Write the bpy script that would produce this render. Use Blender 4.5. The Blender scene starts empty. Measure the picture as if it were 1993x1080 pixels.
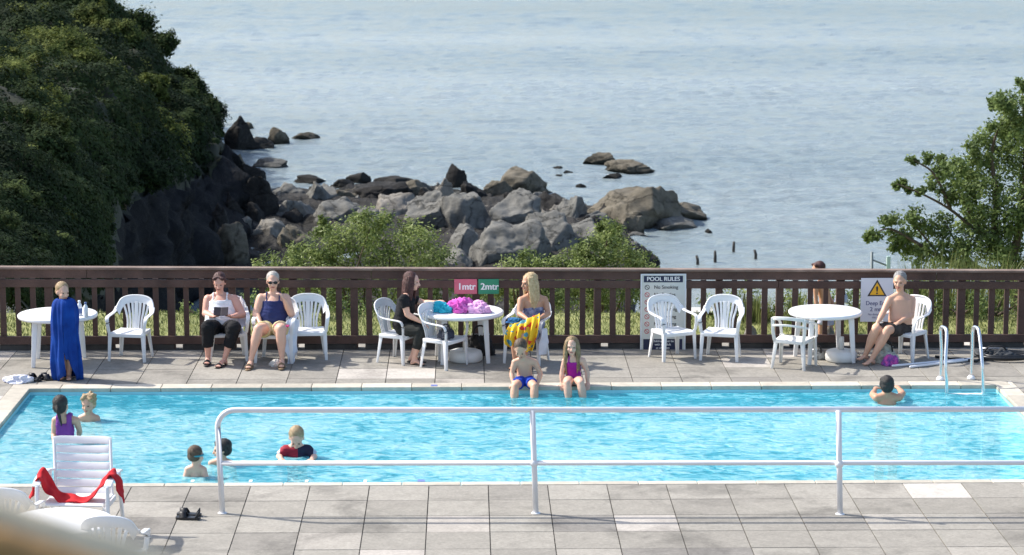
import bpy, bmesh, math, random
import numpy as np
from mathutils import Vector, Matrix, noise
random.seed(7); rng = np.random.default_rng(7)
R = math.radians
C = bpy.context.scene.collection
# ------------------------------------------------------------- camera maths
CAMZ = 6.28; F = 4950.0; TH = math.atan(820 / F)
fw = Vector((0, math.cos(TH), -math.sin(TH))); up = Vector((0, math.sin(TH), math.cos(TH)))
def ray(px, py): return fw + Vector((1, 0, 0)) * ((px - 996.5) / F) + up * (-(py - 540) / F)
def P(px, py, z=0.0):
    d = ray(px, py); t = (z - CAMZ) / d.z
    return Vector((d.x * t, d.y * t, z))
def Q(px, py, Y):
    d = ray(px, py); t = Y / d.y
    return Vector((d.x * t, Y, CAMZ + d.z * t))
def proj(v):
    r = v - Vector((0, 0, CAMZ)); dd = r.dot(fw)
    return 996.5 + F * r.x / dd, 540 - F * r.dot(up) / dd
SEA = -11.0
# ------------------------------------------------------------- materials
def nodes(name):
    m = bpy.data.materials.new(name); m.use_nodes = True
    nt = m.node_tree; return m, nt, nt.nodes['Principled BSDF'], nt.nodes['Material Output']
def mat(name, col, rough=0.6, var=0.12, scale=6.0, bump=0.0, bscale=30.0, metal=0.0, spec=0.5, col2=None, detail=5, sss=0.0):
    m, nt, b, out = nodes(name)
    tc = nt.nodes.new('ShaderNodeTexCoord'); n = nt.nodes.new('ShaderNodeTexNoise')
    n.inputs['Scale'].default_value = scale; n.inputs['Detail'].default_value = detail
    nt.links.new(tc.outputs['Object'], n.inputs['Vector'])
    r = nt.nodes.new('ShaderNodeValToRGB'); r.color_ramp.elements[0].position = 0.3; r.color_ramp.elements[1].position = 0.7
    c2 = col2 or tuple(min(1, c * (1 + var)) for c in col)
    c1 = tuple(c * (1 - var) for c in col) if col2 is None else col
    r.color_ramp.elements[0].color = (*c1, 1); r.color_ramp.elements[1].color = (*c2, 1)
    nt.links.new(n.outputs['Fac'], r.inputs['Fac']); nt.links.new(r.outputs['Color'], b.inputs['Base Color'])
    b.inputs['Roughness'].default_value = rough; b.inputs['Metallic'].default_value = metal
    b.inputs['Specular IOR Level'].default_value = spec
    if sss: b.inputs['Subsurface Weight'].default_value = sss; b.inputs['Subsurface Radius'].default_value = (.02, .008, .004)
    if bump:
        n2 = nt.nodes.new('ShaderNodeTexNoise'); n2.inputs['Scale'].default_value = bscale; n2.inputs['Detail'].default_value = 6
        nt.links.new(tc.outputs['Object'], n2.inputs['Vector'])
        bp = nt.nodes.new('ShaderNodeBump'); bp.inputs['Strength'].default_value = bump; bp.inputs['Distance'].default_value = 0.02
        nt.links.new(n2.outputs['Fac'], bp.inputs['Height']); nt.links.new(bp.outputs['Normal'], b.inputs['Normal'])
    return m
def attr_mat(name, stops, rough=0.6, trans=0.0, nscale=0, namt=0.25, bump=0.0, bscale=20):
    """colour from the per-face attribute 'rnd' through a ramp"""
    m, nt, b, out = nodes(name)
    a = nt.nodes.new('ShaderNodeAttribute'); a.attribute_name = 'rnd'
    r = nt.nodes.new('ShaderNodeValToRGB')
    while len(r.color_ramp.elements) < len(stops): r.color_ramp.elements.new(0.5)
    for e, (p, c) in zip(r.color_ramp.elements, stops): e.position = p; e.color = (*c, 1)
    nt.links.new(a.outputs['Fac'], r.inputs['Fac'])
    col = r.outputs['Color']
    if nscale:
        tc = nt.nodes.new('ShaderNodeTexCoord'); n = nt.nodes.new('ShaderNodeTexNoise'); n.inputs['Scale'].default_value = nscale
        n.inputs['Detail'].default_value = 8; n.inputs['Roughness'].default_value = 0.65
        nt.links.new(tc.outputs['Object'], n.inputs['Vector'])
        mr = nt.nodes.new('ShaderNodeMapRange'); mr.inputs['From Min'].default_value = .3; mr.inputs['From Max'].default_value = .7
        mr.inputs['To Min'].default_value = 1 - namt; mr.inputs['To Max'].default_value = 1 + namt
        nt.links.new(n.outputs['Fac'], mr.inputs['Value'])
        mx = nt.nodes.new('ShaderNodeVectorMath'); mx.operation = 'SCALE'
        nt.links.new(col, mx.inputs[0]); nt.links.new(mr.outputs['Result'], mx.inputs['Scale']); col = mx.outputs['Vector']
        if bump:
            bp = nt.nodes.new('ShaderNodeBump'); bp.inputs['Strength'].default_value = bump; bp.inputs['Distance'].default_value = .02
            n2 = nt.nodes.new('ShaderNodeTexNoise'); n2.inputs['Scale'].default_value = bscale; n2.inputs['Detail'].default_value = 8
            nt.links.new(tc.outputs['Object'], n2.inputs['Vector']); nt.links.new(n2.outputs['Fac'], bp.inputs['Height'])
            nt.links.new(bp.outputs['Normal'], b.inputs['Normal'])
    nt.links.new(col, b.inputs['Base Color']); b.inputs['Roughness'].default_value = rough
    if trans:
        t = nt.nodes.new('ShaderNodeBsdfTranslucent'); nt.links.new(col, t.inputs['Color'])
        ms = nt.nodes.new('ShaderNodeMixShader'); ms.inputs[0].default_value = trans
        nt.links.new(b.outputs[0], ms.inputs[1]); nt.links.new(t.outputs[0], ms.inputs[2]); nt.links.new(ms.outputs[0], out.inputs['Surface'])
        b.inputs['Specular IOR Level'].default_value = .12
    return m
# ------------------------------------------------------------- objects
def tag(o, label=None, cat=None, group=None, kind=None):
    if label: o['label'] = label
    if cat: o['category'] = cat
    if group: o['group'] = group
    if kind: o['kind'] = kind
    return o
def thing(name, label, cat, loc=(0, 0, 0), rz=0, group=None):
    o = bpy.data.objects.new(name, None); C.objects.link(o); o.empty_display_size = .1
    o.location = loc; o.rotation_euler = (0, 0, rz)
    return tag(o, label, cat, group)
def link(name, me, m=None, parent=None, smooth=False, mats=None):
    if mats:
        for k in mats: me.materials.append(k)
    elif m: me.materials.append(m)
    if smooth: me.polygons.foreach_set('use_smooth', [True] * len(me.polygons))
    o = bpy.data.objects.new(name, me); C.objects.link(o)
    if parent is not None: o.parent = parent
    return o
def obj(name, bm, m, parent=None, smooth=False, bevel=0, mats=None, world=False):
    """bm in parent's local space; world=True: bm in world space, shifted by the parent's location"""
    if world and parent is not None:
        bmesh.ops.transform(bm, matrix=(Matrix.Translation(parent.location) @ Matrix.Rotation(parent.rotation_euler.z, 4, 'Z')).inverted(), verts=bm.verts)
    me = bpy.data.meshes.new(name); bm.to_mesh(me); bm.free()
    o = link(name, me, m, parent, smooth, mats)
    if bevel:
        b = o.modifiers.new('bevel', 'BEVEL'); b.width = bevel; b.segments = 2; b.limit_method = 'ANGLE'
    return o
def copy_tree(o, loc, rz, label, group=None, parent=None):
    c = o.copy(); C.objects.link(c); c.location = loc; c.rotation_euler.z = rz; c['label'] = label
    if group: c['group'] = group
    def rec(src, dst):
        for ch in list(src.children):
            k = ch.copy(); C.objects.link(k); k.parent = dst; rec(ch, k)
    rec(o, c); return c
def BM(): return bmesh.new()
def box(bm, c, s, rot=None, taper=1.0):
    r = bmesh.ops.create_cube(bm, size=1)['verts']
    for v in r:
        f = taper if v.co.z < 0 else 1
        v.co = Vector((v.co.x * s[0] * f, v.co.y * s[1] * f, v.co.z * s[2]))
    M = Matrix.Translation(c)
    if rot is not None: M = M @ rot
    bmesh.ops.transform(bm, matrix=M, verts=r)
def sphere(bm, c, r, rot=None, seg=16):
    if not hasattr(r, '__len__'): r = (r, r, r)
    v = bmesh.ops.create_uvsphere(bm, u_segments=seg, v_segments=max(6, seg * 2 // 3), radius=1)['verts']
    M = Matrix.Translation(c) @ (rot.to_4x4() if rot is not None else Matrix()) @ Matrix.Diagonal((*r, 1))
    bmesh.ops.transform(bm, matrix=M, verts=v)
def tube(bm, pts, rad, seg=10, cap=True, side=None, flat=1.0, roundcap=False):
    """loft of (elliptic) rings along pts; rad scalar or list; flat = radius across 'side' normal"""
    pts = [Vector(p) for p in pts]; n = len(pts)
    rad = [rad] * n if not hasattr(rad, '__len__') else list(rad)
    if roundcap:
        d0 = (pts[0] - pts[1]).normalized(); d1 = (pts[-1] - pts[-2]).normalized()
        r0, r1 = rad[0], rad[-1]
        pre = [(pts[0] + d0 * r0 * math.sin(a), r0 * math.cos(a)) for a in (R(85), R(60), R(30))]
        post = [(pts[-1] + d1 * r1 * math.sin(a), r1 * math.cos(a)) for a in (R(30), R(60), R(85))]
        pts = [p for p, _ in pre] + pts + [p for p, _ in post]; rad = [r for _, r in pre] + rad + [r for _, r in post]; n = len(pts)
    rings = []; prev = Vector(side) if side is not None else None
    for i in range(n):
        t = (pts[min(i + 1, n - 1)] - pts[max(i - 1, 0)])
        t = t.normalized() if t.length > 1e-9 else Vector((0, 0, 1))
        if prev is None:
            prev = Vector((1, 0, 0)) if abs(t.x) < .8 else Vector((0, 1, 0))
        s = (prev - t * prev.dot(t)); s = s.normalized() if s.length > 1e-6 else t.orthogonal().normalized()
        if side is None: prev = s
        u = t.cross(s)
        rings.append([bm.verts.new(pts[i] + s * (math.cos(a) * rad[i]) + u * (math.sin(a) * rad[i] * flat)) for a in (2 * math.pi * k / seg for k in range(seg))])
    for a, b in zip(rings, rings[1:]):
        for k in range(seg): bm.faces.new((a[k], a[(k + 1) % seg], b[(k + 1) % seg], b[k]))
    if cap:
        bm.faces.new(rings[0][::-1]); bm.faces.new(rings[-1])
def ribbon(bm, pts, w, th, wdir, w2=None):
    """flat strip: rectangular section w (along wdir) x th"""
    pts = [Vector(p) for p in pts]; n = len(pts); rings = []
    for i in range(n):
        t = (pts[min(i + 1, n - 1)] - pts[max(i - 1, 0)]).normalized()
        wd = Vector(wdir[i]) if hasattr(wdir[0], '__len__') else Vector(wdir)
        wd = (wd - t * wd.dot(t)).normalized(); nn = t.cross(wd)
        ww = (w if w2 is None else w + (w2 - w) * i / (n - 1)) if not hasattr(w, '__len__') else w[i]
        rings.append([bm.verts.new(pts[i] + wd * (a * ww / 2) + nn * (b * th / 2)) for a, b in ((-1, -1), (1, -1), (1, 1), (-1, 1))])
    for a, b in zip(rings, rings[1:]):
        for k in range(4): bm.faces.new((a[k], a[(k + 1) % 4], b[(k + 1) % 4], b[k]))
    bm.faces.new(rings[0][::-1]); bm.faces.new(rings[-1])
def prism(bm, poly, th, M):
    """2-D polygon (x,z) extruded th along y"""
    a = [bm.verts.new(M @ Vector((x, 0, z))) for x, z in poly]; b = [bm.verts.new(M @ Vector((x, th, z))) for x, z in poly]
    bm.faces.new(a); bm.faces.new(b[::-1]); n = len(a)
    for i in range(n): bm.faces.new((a[i], b[i], b[(i + 1) % n], a[(i + 1) % n]))
def lathe(bm, prof, c=(0, 0, 0), seg=32, sx=1, sy=1):
    rings = [[bm.verts.new((c[0] + r * math.cos(2 * math.pi * k / seg) * sx, c[1] + r * math.sin(2 * math.pi * k / seg) * sy, c[2] + z)) for k in range(seg)] for r, z in prof]
    for a, b in zip(rings, rings[1:]):
        for k in range(seg): bm.faces.new((a[k], a[(k + 1) % seg], b[(k + 1) % seg], b[k]))
    bm.faces.new(rings[0][::-1]); bm.faces.new(rings[-1])
def catmull(pts, n=6):
    pts = [Vector(p) for p in pts]; q = [pts[0]] + pts + [pts[-1]]; o = []
    for i in range(1, len(q) - 2):
        for k in range(n):
            t = k / n; a, b, c, d = q[i - 1], q[i], q[i + 1], q[i + 2]
            o.append(0.5 * ((2 * b) + (c - a) * t + (2 * a - 5 * b + 4 * c - d) * t * t + (3 * b - a - 3 * c + d) * t ** 3))
    return o + [pts[-1]]
def set_rnd(me, vals):
    a = me.attributes.new('rnd', 'FLOAT', 'FACE'); a.data.foreach_set('value', np.asarray(vals, dtype=np.float32))
def remesh(bm, voxel, smooth=3, fac=0.5):
    me = bpy.data.meshes.new('t'); bm.to_mesh(me); bm.free()
    o = bpy.data.objects.new('t', me); C.objects.link(o)
    m = o.modifiers.new('r', 'REMESH'); m.mode = 'VOXEL'; m.voxel_size = voxel; m.use_smooth_shade = True
    if smooth:
        s = o.modifiers.new('s', 'SMOOTH'); s.factor = fac; s.iterations = smooth
    dg = bpy.context.evaluated_depsgraph_get(); dg.update()
    r = bpy.data.meshes.new_from_object(o.evaluated_get(dg)); bpy.data.objects.remove(o); r.materials.clear()
    return r
def text_obj(name, s, size, M, m, parent, bold=0.0, ext=0.002, align='CENTER', sx=1.0):
    cu = bpy.data.curves.new('f', 'FONT'); cu.body = s; cu.size = size; cu.align_x = align; cu.align_y = 'CENTER'; cu.extrude = ext
    t = bpy.data.objects.new('f', cu); C.objects.link(t); dg = bpy.context.evaluated_depsgraph_get(); dg.update()
    me = bpy.data.meshes.new_from_object(t.evaluated_get(dg)); bpy.data.objects.remove(t); me.materials.clear()
    if bold:
        b2 = bmesh.new(); b2.from_mesh(me)
        for q, (dx, dy) in enumerate(((-bold, 0), (bold, 0), (0, bold * .7))):
            m2 = me.copy(); m2.transform(Matrix.Translation((dx, dy, .0003 * (q + 1)))); b2.from_mesh(m2); bpy.data.meshes.remove(m2)
        b2.to_mesh(me); b2.free()
    me.transform(M @ Matrix.Diagonal((sx, 1, 1, 1)))
    return link(name, me, m, parent)
# ------------------------------------------------------------- foliage
def leaf_mesh(name, cen, size, rnd, m, parent=None, nrm=None, nb=0.5, asp=0.45, origin=Vector((0, 0, 0)), tdir=None):
    cen = np.asarray(cen, float); N = len(cen)
    n = rng.normal(size=(N, 3)); n /= np.linalg.norm(n, axis=1)[:, None]
    if nrm is not None: n = n * (1 - nb) + np.asarray(nrm) * nb
    else: n = n * (1 - nb) + np.array([0, 0, 1]) * nb
    n /= np.linalg.norm(n, axis=1)[:, None]
    t = rng.normal(size=(N, 3)) if tdir is None else np.asarray(tdir) + rng.normal(size=(N, 3)) * .25
    t -= n * (t * n).sum(1)[:, None]; t /= np.linalg.norm(t, axis=1)[:, None]; s = np.cross(n, t)
    L = (np.asarray(size) * rng.uniform(.6, 1.35, N))[:, None]; W = L * asp
    c = cen - np.array(origin)
    v = np.stack([c - t * L * .5, c + s * W * .5 - n * L * .08, c + t * L * .5, c - s * W * .5 - n * L * .08], 1).reshape(-1, 3)
    me = bpy.data.meshes.new(name); me.vertices.add(4 * N); me.vertices.foreach_set('co', v.ravel())
    me.loops.add(4 * N); me.loops.foreach_set('vertex_index', np.arange(4 * N, dtype=np.int32))
    me.polygons.add(N); me.polygons.foreach_set('loop_start', np.arange(0, 4 * N, 4, dtype=np.int32)); me.update(calc_edges=True)
    set_rnd(me, rnd)
    return link(name, me, m, parent)
def clump_leaves(clumps, per, sub=14, tight=.32):
    """clumps: (centre, radius). leaves gather in small sprays near the surface -> uneven outline with gaps"""
    cs, rs, ns = [], [], []
    for c, r in clumps:
        k = max(6, int(sub * (r / .35) ** 1.3))
        for _ in range(k):
            d = rng.normal(size=3); d /= np.linalg.norm(d); rr = r * rng.uniform(.45, 1.12)
            sc = np.array(c) + d * rr * np.array([1, .9, .85]); b = rng.uniform(0, 1)
            n = int(per * rng.uniform(.6, 1.3)); sr = r * tight * rng.uniform(.7, 1.2) + .03
            cs.append(sc + rng.normal(size=(n, 3)) * sr * .55); rs.append(np.clip(b * .65 + rng.uniform(0, .35, n), 0, 1))
            ns.append(np.tile(d * .6 + np.array([0, 0, .6]), (n, 1)))
    return np.concatenate(cs), np.concatenate(rs), np.concatenate(ns)
leafA = attr_mat('leaf_bright', [(0, (.065, .09, .03)), (.5, (.17, .22, .065)), (1, (.34, .39, .16))], .45, .35)
leafB = attr_mat('leaf_tree', [(0, (.055, .085, .030)), (.5, (.145, .20, .065)), (1, (.30, .37, .14))], .5, .4)
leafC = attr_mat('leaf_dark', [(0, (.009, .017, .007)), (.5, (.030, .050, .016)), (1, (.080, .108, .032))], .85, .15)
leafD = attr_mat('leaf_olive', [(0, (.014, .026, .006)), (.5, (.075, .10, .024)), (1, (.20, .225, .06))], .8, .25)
leafR = attr_mat('leaf_reed', [(0, (.07, .09, .03)), (.5, (.16, .20, .06)), (1, (.34, .34, .14))], .45, .35)
bark = mat('bark', (.09, .065, .045), .85, .3, 12, .6, 30)
white = mat('white_plastic', (.80, .80, .80), .38, .03, 5, .05, 40)
white_old = mat('weathered_white_plastic', (.72, .71, .68), .45, .08, 6, .1, 40)
# ============================================================= CAMERA, SKY, SUN
cam = bpy.data.cameras.new('camera'); co = bpy.data.objects.new('camera', cam); C.objects.link(co)
cam.sensor_width = 36; cam.lens = 36 * F / 1993; cam.clip_start = .1; cam.clip_end = 9000
co.location = (0, 0, CAMZ); co.rotation_euler = (math.pi / 2 - TH, 0, 0)
cam.dof.use_dof = True; cam.dof.focus_distance = 31; cam.dof.aperture_fstop = 4.8
sc = bpy.context.scene; sc.camera = co
w = bpy.data.worlds.new('World'); sc.world = w; w.use_nodes = True
sky = w.node_tree.nodes.new('ShaderNodeTexSky'); sky.sky_type = 'NISHITA'; sky.sun_disc = False
SUN = Vector((-0.95, 0.36, 1.0)).normalized()
sky.sun_elevation = math.asin(SUN.z); sky.sun_rotation = math.atan2(SUN.x, SUN.y); sky.air_density = 1.0; sky.dust_density = 2.0
w.node_tree.links.new(sky.outputs[0], w.node_tree.nodes['Background'].inputs[0]); w.node_tree.nodes['Background'].inputs[1].default_value = .15
sl = bpy.data.lights.new('sun', 'SUN'); sl.energy = 3.8; sl.angle = R(1.0); sl.color = (1, .95, .87)
so = bpy.data.objects.new('sun', sl); C.objects.link(so); so.rotation_euler = SUN.to_track_quat('Z', 'Y').to_euler(); so.location = (-20, 10, 30)
sc.view_settings.view_transform = 'Standard'; sc.view_settings.look = 'None'; sc.view_settings.exposure = .74; sc.view_settings.gamma = 1
try: sc.cycles.use_fast_gi = False
except Exception: pass
# ============================================================= SEA
m, nt, b, out = nodes('sea_water')
tc = nt.nodes.new('ShaderNodeTexCoord')
def nz(scale, sc3, det, rough=.6, dist=0):
    mp = nt.nodes.new('ShaderNodeMapping'); mp.inputs['Scale'].default_value = sc3; nt.links.new(tc.outputs['Object'], mp.inputs[0])
    n = nt.nodes.new('ShaderNodeTexNoise'); n.inputs['Scale'].default_value = scale; n.inputs['Detail'].default_value = det; n.inputs['Roughness'].default_value = rough
    n.inputs['Distortion'].default_value = dist
    nt.links.new(mp.outputs[0], n.inputs['Vector']); return n
def math_(op, a, bb, c=None):
    n = nt.nodes.new('ShaderNodeMath'); n.operation = op
    for i, x in enumerate((a, bb, c)):
        if x is None: continue
        if isinstance(x, (int, float)): n.inputs[i].default_value = x
        else: nt.links.new(x, n.inputs[i])
    return n.outputs[0]
n1 = nz(1.7, (.75, 1.5, 1), 7, .7, .5); n2 = nz(.16, (.8, 1.5, 1), 4); n3 = nz(.012, (.35, 1.6, 1), 5, .6)
h = math_('ADD', math_('MULTIPLY', n1.outputs[0], .55), math_('MULTIPLY', n2.outputs[0], .8))
bp = nt.nodes.new('ShaderNodeBump'); bp.inputs['Strength'].default_value = .8; bp.inputs['Distance'].default_value = .5
nt.links.new(h, bp.inputs['Height']); nt.links.new(bp.outputs[0], b.inputs['Normal'])
r = nt.nodes.new('ShaderNodeValToRGB'); r.color_ramp.elements[0].position = .35; r.color_ramp.elements[1].position = .62
r.color_ramp.elements[0].color = (.17, .222, .242, 1); r.color_ramp.elements[1].color = (.275, .325, .34, 1)
nt.links.new(n3.outputs[0], r.inputs[0]); nt.links.new(r.outputs[0], b.inputs['Base Color'])
b.inputs['Roughness'].default_value = .16; b.inputs['IOR'].default_value = 1.33
seam = m
# real waves: a grid whose cells grow with distance, summed wave trains, flat sheets beyond it
def sea_mesh():
    nr, nc = 470, 760; Yv = []
    for k in range(nr): Yv.append(P(996, 545 - k * (545 + 75) / (nr - 1), SEA).y)
    Yv = np.array(Yv); Uv = np.linspace(-1, 1, nc); HWD = 1450 / F
    Xg = Uv[None, :] * Yv[:, None] * HWD; Yg = np.repeat(Yv[:, None], nc, 1); Z = np.zeros_like(Xg); r2 = np.random.default_rng(3)
    gust = np.zeros_like(Xg)
    for k in range(14):
        th = r2.normal(0, .5); kk = 2 * np.pi / r2.uniform(18, 70); gust += np.sin(kk * (Xg * np.sin(th) * .5 + Yg * np.cos(th)) + r2.uniform(0, 6.28))
    gust = np.clip(.9 + gust / 14 * .9, .5, 1.3)
    for k in range(60):
        lam = 10 ** r2.uniform(np.log10(.6), np.log10(4.2)); th = r2.normal(0.2, .55); kk = 2 * np.pi / lam; am = .0056 * lam ** .62
        fade = np.clip(lam / (np.gradient(Yv)[:, None] * 2.2) - .1, 0, 1) ** 1.5
        ph = kk * (Xg * np.sin(th) + Yg * np.cos(th)) + r2.uniform(0, 6.28) + 1.2 * np.sin(Xg * .11 * r2.uniform(.5, 1.5) + Yg * .03 + k)
        Z += am * np.sin(ph) * fade
    edge = np.minimum(1, np.minimum((1 - np.abs(Uv))[None, :] / .04, np.minimum(np.arange(nr), nr - 1 - np.arange(nr))[:, None] / 8))
    Z = Z * gust * edge + SEA
    v = np.stack([Xg, Yg, Z], -1).reshape(-1, 3); idx = np.arange(nr * nc).reshape(nr, nc)
    f4 = np.stack([idx[:-1, :-1], idx[:-1, 1:], idx[1:, 1:], idx[1:, :-1]], -1).reshape(-1, 4)
    y0, y1 = Yv[0], Yv[-1]; x0, x1 = y0 * HWD, y1 * HWD
    ex_ = np.array([(-3000, 30, SEA), (3000, 30, SEA), (3000, 8000, SEA), (-3000, 8000, SEA), (-x0, y0, SEA), (x0, y0, SEA), (x1, y1, SEA), (-x1, y1, SEA)]); n0 = len(v)
    v = np.concatenate([v, ex_]); f4 = np.concatenate([f4, np.array([(0, 1, 5, 4), (1, 2, 6, 5), (2, 3, 7, 6), (3, 0, 4, 7)]) + n0])
    me = bpy.data.meshes.new('sea'); me.vertices.add(len(v)); me.vertices.foreach_set('co', v.ravel()); nl = f4.size
    me.loops.add(nl); me.loops.foreach_set('vertex_index', f4.ravel().astype(np.int32)); me.polygons.add(len(f4)); me.polygons.foreach_set('loop_start', np.arange(0, nl, 4, dtype=np.int32)); me.update(calc_edges=True)
    return link('sea', me, seam, None, True)
tag(sea_mesh(), kind='structure')
bm = BM(); vs = [bm.verts.new(v) for v in ((-3000, -60, SEA - 3), (3000, -60, SEA - 3), (3000, 8000, SEA - 3), (-3000, 8000, SEA - 3))]; bm.faces.new(vs)
tag(obj('sea_bed', bm, mat('sea_bed', (.10, .11, .09), .9)), kind='structure')
# ============================================================= POOL GEOMETRY
ZC = 0.0; ZW = -0.075
A = P(58, 757, 0); Bc = P(1938, 750, 0)              # far inner coping edge
ex = (Bc - A).normalized(); ey = Vector((-ex.y, ex.x, 0))
near = P(1000, 938, 0); LP_ = (Bc - A).length; WP = -(near - A).dot(ey)
print('pool', LP_, WP)
def PL(u, v, z=0): return A + ex * u - ey * v + Vector((0, 0, z))       # u along far edge, v towards the camera
cop = .24; copN = .13
# deck slabs
S = .6; gap = .005
cols_rnd = {}
bm = BM(); rn = []
def slab(u0, v0, u1, v1):
    zz = random.uniform(-.0015, .0015)
    q = [PL(u0 + gap, v0 + gap, zz), PL(u1 - gap, v0 + gap, zz), PL(u1 - gap, v1 - gap, zz), PL(u0 + gap, v1 - gap, zz)]
    lo = [p + Vector((0, 0, -.03)) for p in q]
    a = [bm.verts.new(p) for p in q]; c = [bm.verts.new(p) for p in lo]
    r0 = random.gauss(.45, .12)
    if random.random() < .07: r0 = random.uniform(.8, 1)
    if random.random() < .08: r0 = random.uniform(0, .15)
    r0 = min(1, max(0, r0))
    bm.faces.new(a[::-1]); rn.append(r0)
    for i in range(4): bm.faces.new((a[i], a[(i + 1) % 4], c[(i + 1) % 4], c[i])); rn.append(r0)
# column origin so that a joint falls at px 953 of the near deck
pj = P(953, 1020); u_j = (pj - A).dot(ex)
def cols(lo, hi):
    k0 = math.floor((lo - u_j) / S); o = []
    while u_j + k0 * S < hi: o.append((max(lo, u_j + k0 * S), min(hi, u_j + (k0 + 1) * S))); k0 += 1
    return [c for c in o if c[1] - c[0] > .03]
UL, UR = -6.5, LP_ + 5.5
v = WP + copN
while v < WP + 13:                                    # near deck
    for a_, b_ in cols(UL, UR): slab(a_, v, b_, v + S)
    v += S
v = -cop; rows = 0
while rows < 5:                                       # far deck up to the fence plinth
    v2 = v - (.62 if rows else .3)
    for a_, b_ in cols(UL, UR): slab(a_, v2, b_, v)
    v = v2; rows += 1
for side in (0, 1):                                   # left and right decks
    v = -cop
    while v < WP + copN - .01:
        v2 = min(v + S, WP + copN)
        for a_, b_ in (cols(UL, -cop) if side == 0 else cols(LP_ + cop, UR)): slab(a_, v, b_, v2)
        v = v2
me = bpy.data.meshes.new('deck_slabs'); bm.to_mesh(me); bm.free(); set_rnd(me, rn)
m, nt, b, out = nodes('concrete_slab')
at = nt.nodes.new('ShaderNodeAttribute'); at.attribute_name = 'rnd'; tc = nt.nodes.new('ShaderNodeTexCoord')
r = nt.nodes.new('ShaderNodeValToRGB'); el = r.color_ramp.elements
for _ in range(3): el.new(.5)
for e, (p, c) in zip(el, ((0, (.215, .20, .18)), (.35, (.258, .240, .208)), (.6, (.315, .294, .256)), (.8, (.38, .345, .305)), (1, (.50, .465, .42)))): e.position = p; e.color = (*c, 1)
nt.links.new(at.outputs['Fac'], r.inputs[0])
na = nz(.9, (1, 1, 1), 6, .65, .6); nb_ = nz(26, (1, 1, 1), 5, .75); nc = nz(5.5, (1, 1, 1), 8, .7, .2)
def rng_(x, a0, a1, b0, b1):
    n = nt.nodes.new('ShaderNodeMapRange'); nt.links.new(x, n.inputs[0])
    for i, q in enumerate((a0, a1, b0, b1)): n.inputs[i + 1].default_value = q
    return n.outputs[0]
f = math_('MULTIPLY', math_('MULTIPLY', rng_(na.outputs[0], .36, .50, .66, 1.04), rng_(nb_.outputs[0], .3, .7, .80, 1.18)), rng_(nc.outputs[0], .3, .7, .84, 1.1))
vm = nt.nodes.new('ShaderNodeVectorMath'); vm.operation = 'SCALE'; nt.links.new(r.outputs[0], vm.inputs[0]); nt.links.new(f, vm.inputs['Scale'])
nt.links.new(vm.outputs[0], b.inputs['Base Color']); b.inputs['Roughness'].default_value = .85; b.inputs['Specular IOR Level'].default_value = .3
bp = nt.nodes.new('ShaderNodeBump'); bp.inputs['Strength'].default_value = .35; bp.inputs['Distance'].default_value = .006
nt.links.new(nb_.outputs[0], bp.inputs['Height']); nt.links.new(bp.outputs[0], b.inputs['Normal'])
tag(link('deck_paving', me, m), kind='structure')
# sub-base under the slabs (dark joints), with the pool cut out
jm = mat('joint_soil', (.10, .092, .08), .95, .4, 20)
bm = BM()
def sheet(bm, u0, v0, u1, v1, z):
    vs = [bm.verts.new(PL(*p, z)) for p in ((u0, v0), (u1, v0), (u1, v1), (u0, v1))]; bm.faces.new(vs[::-1])
g = cop - .02
VB = -2.98
sheet(bm, UL, VB, UR, -g, -.012); g2 = copN - .02; sheet(bm, UL, WP + g2, UR, WP + 13, -.012); sheet(bm, UL, -g, -g, WP + g2, -.012); sheet(bm, LP_ + g, -g, UR, WP + g2, -.012)
tag(obj('deck_base', bm, jm), kind='structure')
# coping stones
bm = BM(); rn = []
def cstone(u0, v0, u1, v1):
    n0 = len(bm.faces); c = (PL(u0, v0) + PL(u1, v1)) / 2
    box(bm, c + Vector((0, 0, -.018)), (abs(u1 - u0) - .006, abs(v1 - v0) - .004, .05), Matrix.Rotation(math.atan2(ex.y, ex.x), 4, 'Z'))
    rn.extend([random.random()] * (len(bm.faces) - n0))
u = -cop
while u < LP_ + cop - .01:
    u2 = min(u + .6, LP_ + cop); cstone(u, -cop, u2, 0); cstone(u, WP, u2, WP + copN); u = u2
v = 0
while v < WP - .01:
    v2 = min(v + .6, WP); cstone(-cop, v, 0, v2); cstone(LP_, v, LP_ + cop, v2); v = v2
me = bpy.data.meshes.new('pool_coping'); bm.to_mesh(me); bm.free(); set_rnd(me, rn)
cm = attr_mat('coping_stone', [(0, (.40, .365, .30)), (.5, (.49, .445, .365)), (1, (.57, .52, .43))], .7, 0, 7, .16, .3, 60)
cop_o = tag(link('pool_coping', me, cm), kind='structure')
mdf = cop_o.modifiers.new('bevel', 'BEVEL'); mdf.width = .008; mdf.segments = 2
# pool basin
bm = BM(); D0 = -1.5
c4 = [(0, 0), (LP_, 0), (LP_, WP), (0, WP)]
top = [bm.verts.new(PL(*p, -.04)) for p in c4]; bot = [bm.verts.new(PL(*p, D0)) for p in c4]
bm.faces.new(bot[::-1])
for i in range(4): bm.faces.new((top[i], top[(i + 1) % 4], bot[(i + 1) % 4], bot[i]))
tag(obj('pool_basin', bm, mat('pool_paint', (.34, .70, .76), .6, .05, 3)), kind='structure')
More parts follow.
